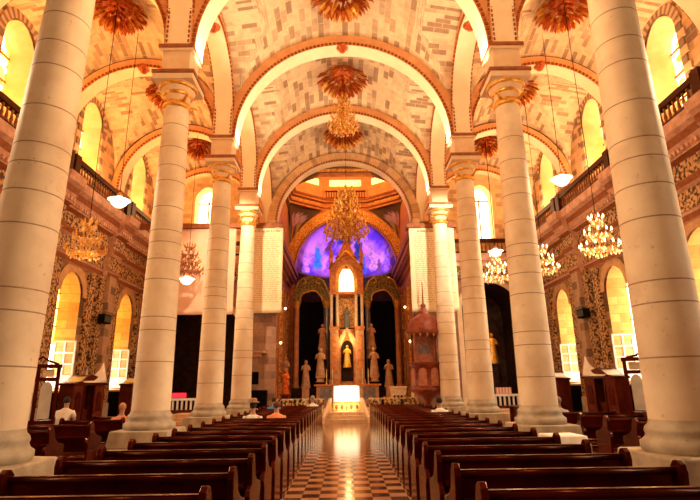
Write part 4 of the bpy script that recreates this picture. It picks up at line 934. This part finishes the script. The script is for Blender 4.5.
# ------------------------------------------------------------------ chandeliers
bulb_m = mat('bulb', (1,.8,.5), emit=(1,.66,.3), es=4.5); crys_m = mat('crystal_drop', (.95,.72,.4), (.8,.5,.2), 9, rough=.15, metal=.2); crysl = mat('lit_crystal', (1,.85,.6), emit=(1,.6,.25), es=0.9)
def chandelier(label, loc, r, h, tiers, rn, chain, lit=True, dark=False, group='hanging chandeliers', gold=False):
    t = thing('chandelier', label, 'chandelier', loc, 0, group); rr = random.Random(rn); gm = mould_m if dark else gild_m
    MB().lathe([(.001,-.02*h),(.05*r,.0),(.09*r,.1*h),(.04*r,.2*h),(.08*r,.4*h),(.03*r,.5*h),(.07*r,.7*h),(.03*r,.8*h),(.05*r,.95*h),(.015,h)], gm, n=12).build('stem', t)
    dr_ = MB()
    for j in range(tiers):
        f = j/max(1, tiers-1); q = r*(1-.62*f); z = h*(.12+.72*f); n = max(6, int(14*(1-.45*f)))
        for k in range(n):
            a = 2*pi*k/n+f; c, s_ = cos(a), sin(a)
            ar = MB(); ar.tube([(0,0,z), (q*.45*c,q*.45*s_,z-.12*r), (q*.85*c,q*.85*s_,z-.08*r), (q*c,q*s_,z+.06*r)], .022*r+.008, gm, 5)
            ar.lathe([(.02*r,z+.0*r),(.08*r,z+.06*r),(.04*r,z+.075*r)], gm, (q*c,q*s_,0), 6)
            if gold:
                for e in (.35, .6, .85): ar.ball((q*e*c,q*e*s_,z+.02*r), .05*r, gm, 6, (1,1,1.6))
            ao = ar.build('arm', t)
            MB().lathe([(.022*r+.01,z+.07*r),(.035*r+.014,z+.17*r),(.004,z+.30*r)], bulb_m if lit else gild_m, (q*c,q*s_,0), 6).build('candle_bulb', ao)
            for d in range(5 if not gold else 6):
                e = rr.uniform(.4,1.02); zz = z-rr.uniform(.05,.28)*r; sz = rr.uniform(.03,.055)*r+.008
                dr_.lathe([(.001,-sz*2.2),(sz,-sz*.5),(.001,sz*1.4)], crysl if (lit and rr.random() < .5) else (mould_m if dark else gold_wall_m if gold and rr.random() < .6 else crys_m), (q*e*cos(a+.2*d),q*e*sin(a+.2*d),zz), 5, cap=False)
    o = dr_.build('crystal_drops', t); o['kind'] = 'stuff'
    MB().tube([(0,0,h),(0,0,h+chain)], .012, black_m, 4).build('chain', t)
    return t
chandelier('crystal chandelier hanging in the left aisle just right of the nearest column', (-8.5, 16.0, 6.0), .62, 1.25, 3, 1, 9.3, lit=False)
chandelier('bright crystal chandelier in the right aisle beside the nearest column', (8.5, 16.0, 5.9), .62, 1.35, 3, 2, 9.3)
chandelier('crystal chandelier in the right aisle just right of the second column', (8.55, 20.9, 6.3), .62, 1.25, 3, 3, 9)
chandelier('crystal chandelier in the far right aisle in front of the arched recess', (8.5, 27.3, 7.3), .75, 1.6, 3, 4, 7)
chandelier('dark tree-shaped chandelier in front of the pink banner', (-7.95, 24.9, 7.35), .75, 1.7, 4, 5, 7, lit=False, dark=True)
chandelier('large gilt chandelier hanging under the third nave vault rosette', (0, 22.085, 13.7), .75, 2.2, 4, 6, .6, lit=False, gold=True)
chandelier('great golden crystal chandelier hanging before the painted apse', (.12, 27.2, 9.7), 1.25, 3.4, 6, 7, 3.4, lit=False, gold=True)
# white opal pendant lamps
opal = mat('opal_glass', (1,.9,.75), emit=(1,.8,.55), es=1.5)
def pendant(label, loc, chain):
    t = thing('pendant_lamp', label, 'lamp', loc, 0, 'opal glass pendant lamps')
    MB().lathe([(.001,-.2),(.14,-.18),(.26,-.08),(.34,.06),(.42,.10),(.30,.14),(.14,.2),(.10,.26)], opal, n=20).build('lamp_shade', t)
    MB().lathe([(.11,.24),(.09,.34),(.03,.4)], gild_m, n=12).build('fitting', t); MB().tube([(0,0,.38),(0,0,chain)], .012, black_m, 4).build('cable', t)
pendant('white opal pendant lamp high in the left aisle by the gallery', (-8.5, 17.9, 8.55), 7.75)
pendant('white opal pendant lamp high in the right aisle by the gallery', (8.5, 18.1, 9.35), 6.9)
pendant('white opal pendant lamp hanging above the far right chandelier', (8.3, 26.6, 8.7), 6.8)
pendant('white opal pendant lamp right under the dark tree-shaped chandelier', (-7.95, 24.8, 6.95), .45)
# ------------------------------------------------------------------ side chapel furniture
for s in (-1, 1):
    t = thing('chapel_railing', 'white balustraded railing in front of the %s end chapel' % ('left' if s < 0 else 'right'), 'railing', (s*8.9, 28.9, 0))
    MB().box((0,0,1.15), (3.4,.14,.12), white_m).build('top_rail', t); MB().box((0,0,.3), (3.4,.2,.6), wood2_m).build('base', t)
    for k in range(14): MB().box((-1.6+k*3.2/13,0,.85), (.09,.09,.5), white_m).build('baluster', t)
robed_statue('golden statue in the dark left end chapel', (-8.6, 32.2, 0), mat('dim_gold_robe', (.5,.2,.06), (.2,.07,.02), 6), 2.0, pi, ped=1.4, pm_=apse_m)
robed_statue('golden statue in the dark right end chapel', (9.4, 32.6, 0), gild_m, 1.9, pi, ped=3.0, pm_=apse_m)
lamp('chapel_light', 'SPOT', (9.0, 31.2, 6.9), 160, (1,.45,.12), .1, (9.4,32.6,4.0), 60)
lamp('chapel_light', 'SPOT', (-8.3, 31.0, 6.0), 90, (1,.45,.12), .1, (-8.6,32.2,2.4), 50)
t = thing('red_lit_sign', 'small glowing red sign box over the left chapel railing', 'sign', (-9.2, 28.9, 1.21)); MB().box((0,0,.16), (.85,.12,.3), black_m).build('housing', t); MB().box((0,-.07,.16), (.78,.02,.24), mat('red_glow', (1,.02,.03), emit=(1,.01,.02), es=2.2)).build('lit_face', t)
t = thing('striped_box', 'pink striped box standing on the right chapel railing', 'box', (8.75, 28.9, 1.21)); MB().box((0,0,.18), (.85,.12,.36), mat('pink_card', (.85,.35,.25))).build('box_body', t)
for k in range(5): MB().box((-.34+k*.17,-.065,.18), (.06,.02,.3), white_m).build('stripe', t)
# gilt wall sconces on the sanctuary piers and console on the left pier
for s in (-1, 1):
    for j, (yy, zz) in enumerate(((28.2, 6.0), (31.0, 4.2), (33.0, 6.6))):
        t = thing('wall_sconce', 'gilt wall sconce on the %s sanctuary wall, %s' % ('left' if s < 0 else 'right', ['nearest', 'middle and lowest', 'farthest'][j]), 'lamp', (s*4.05, yy, zz), 0, 'gilt sanctuary sconces')
        MB().tube([(s*.25,0,0),(0,0,-.12),(-s*.1,0,.05)], .03, gild_m, 6).ball((s*.18,0,-.02), .16, gild_m, 8, (.5,1,1.4)).build('bracket', t)
        MB().ball((-s*.1,0,.14), .08, bulb_m, 8).build('bulb', t)
t = thing('wall_shelf', 'pale stone console shelf with a small golden statuette on the left pier', 'shelf', (-4.85, 26.45, 3.5)); MB().box((0,0,0), (1.5,.5,.1), pk).box((0,.08,-.15), (1.0,.3,.2), pk).build('shelf', t)
robed_statue('small golden statuette on the console of the left pier', (-5.1, 26.4, 3.56), gild_m, 1.0, pi)
MB_ = MB().box((-4.7, 26.58, 2.2), (.45,.06,.62), black_m); struct(MB_, tn())
struct(MB().b2((-5.7, 26.2, 0), (-4.0, 26.6, 1.6), black_m), tn())
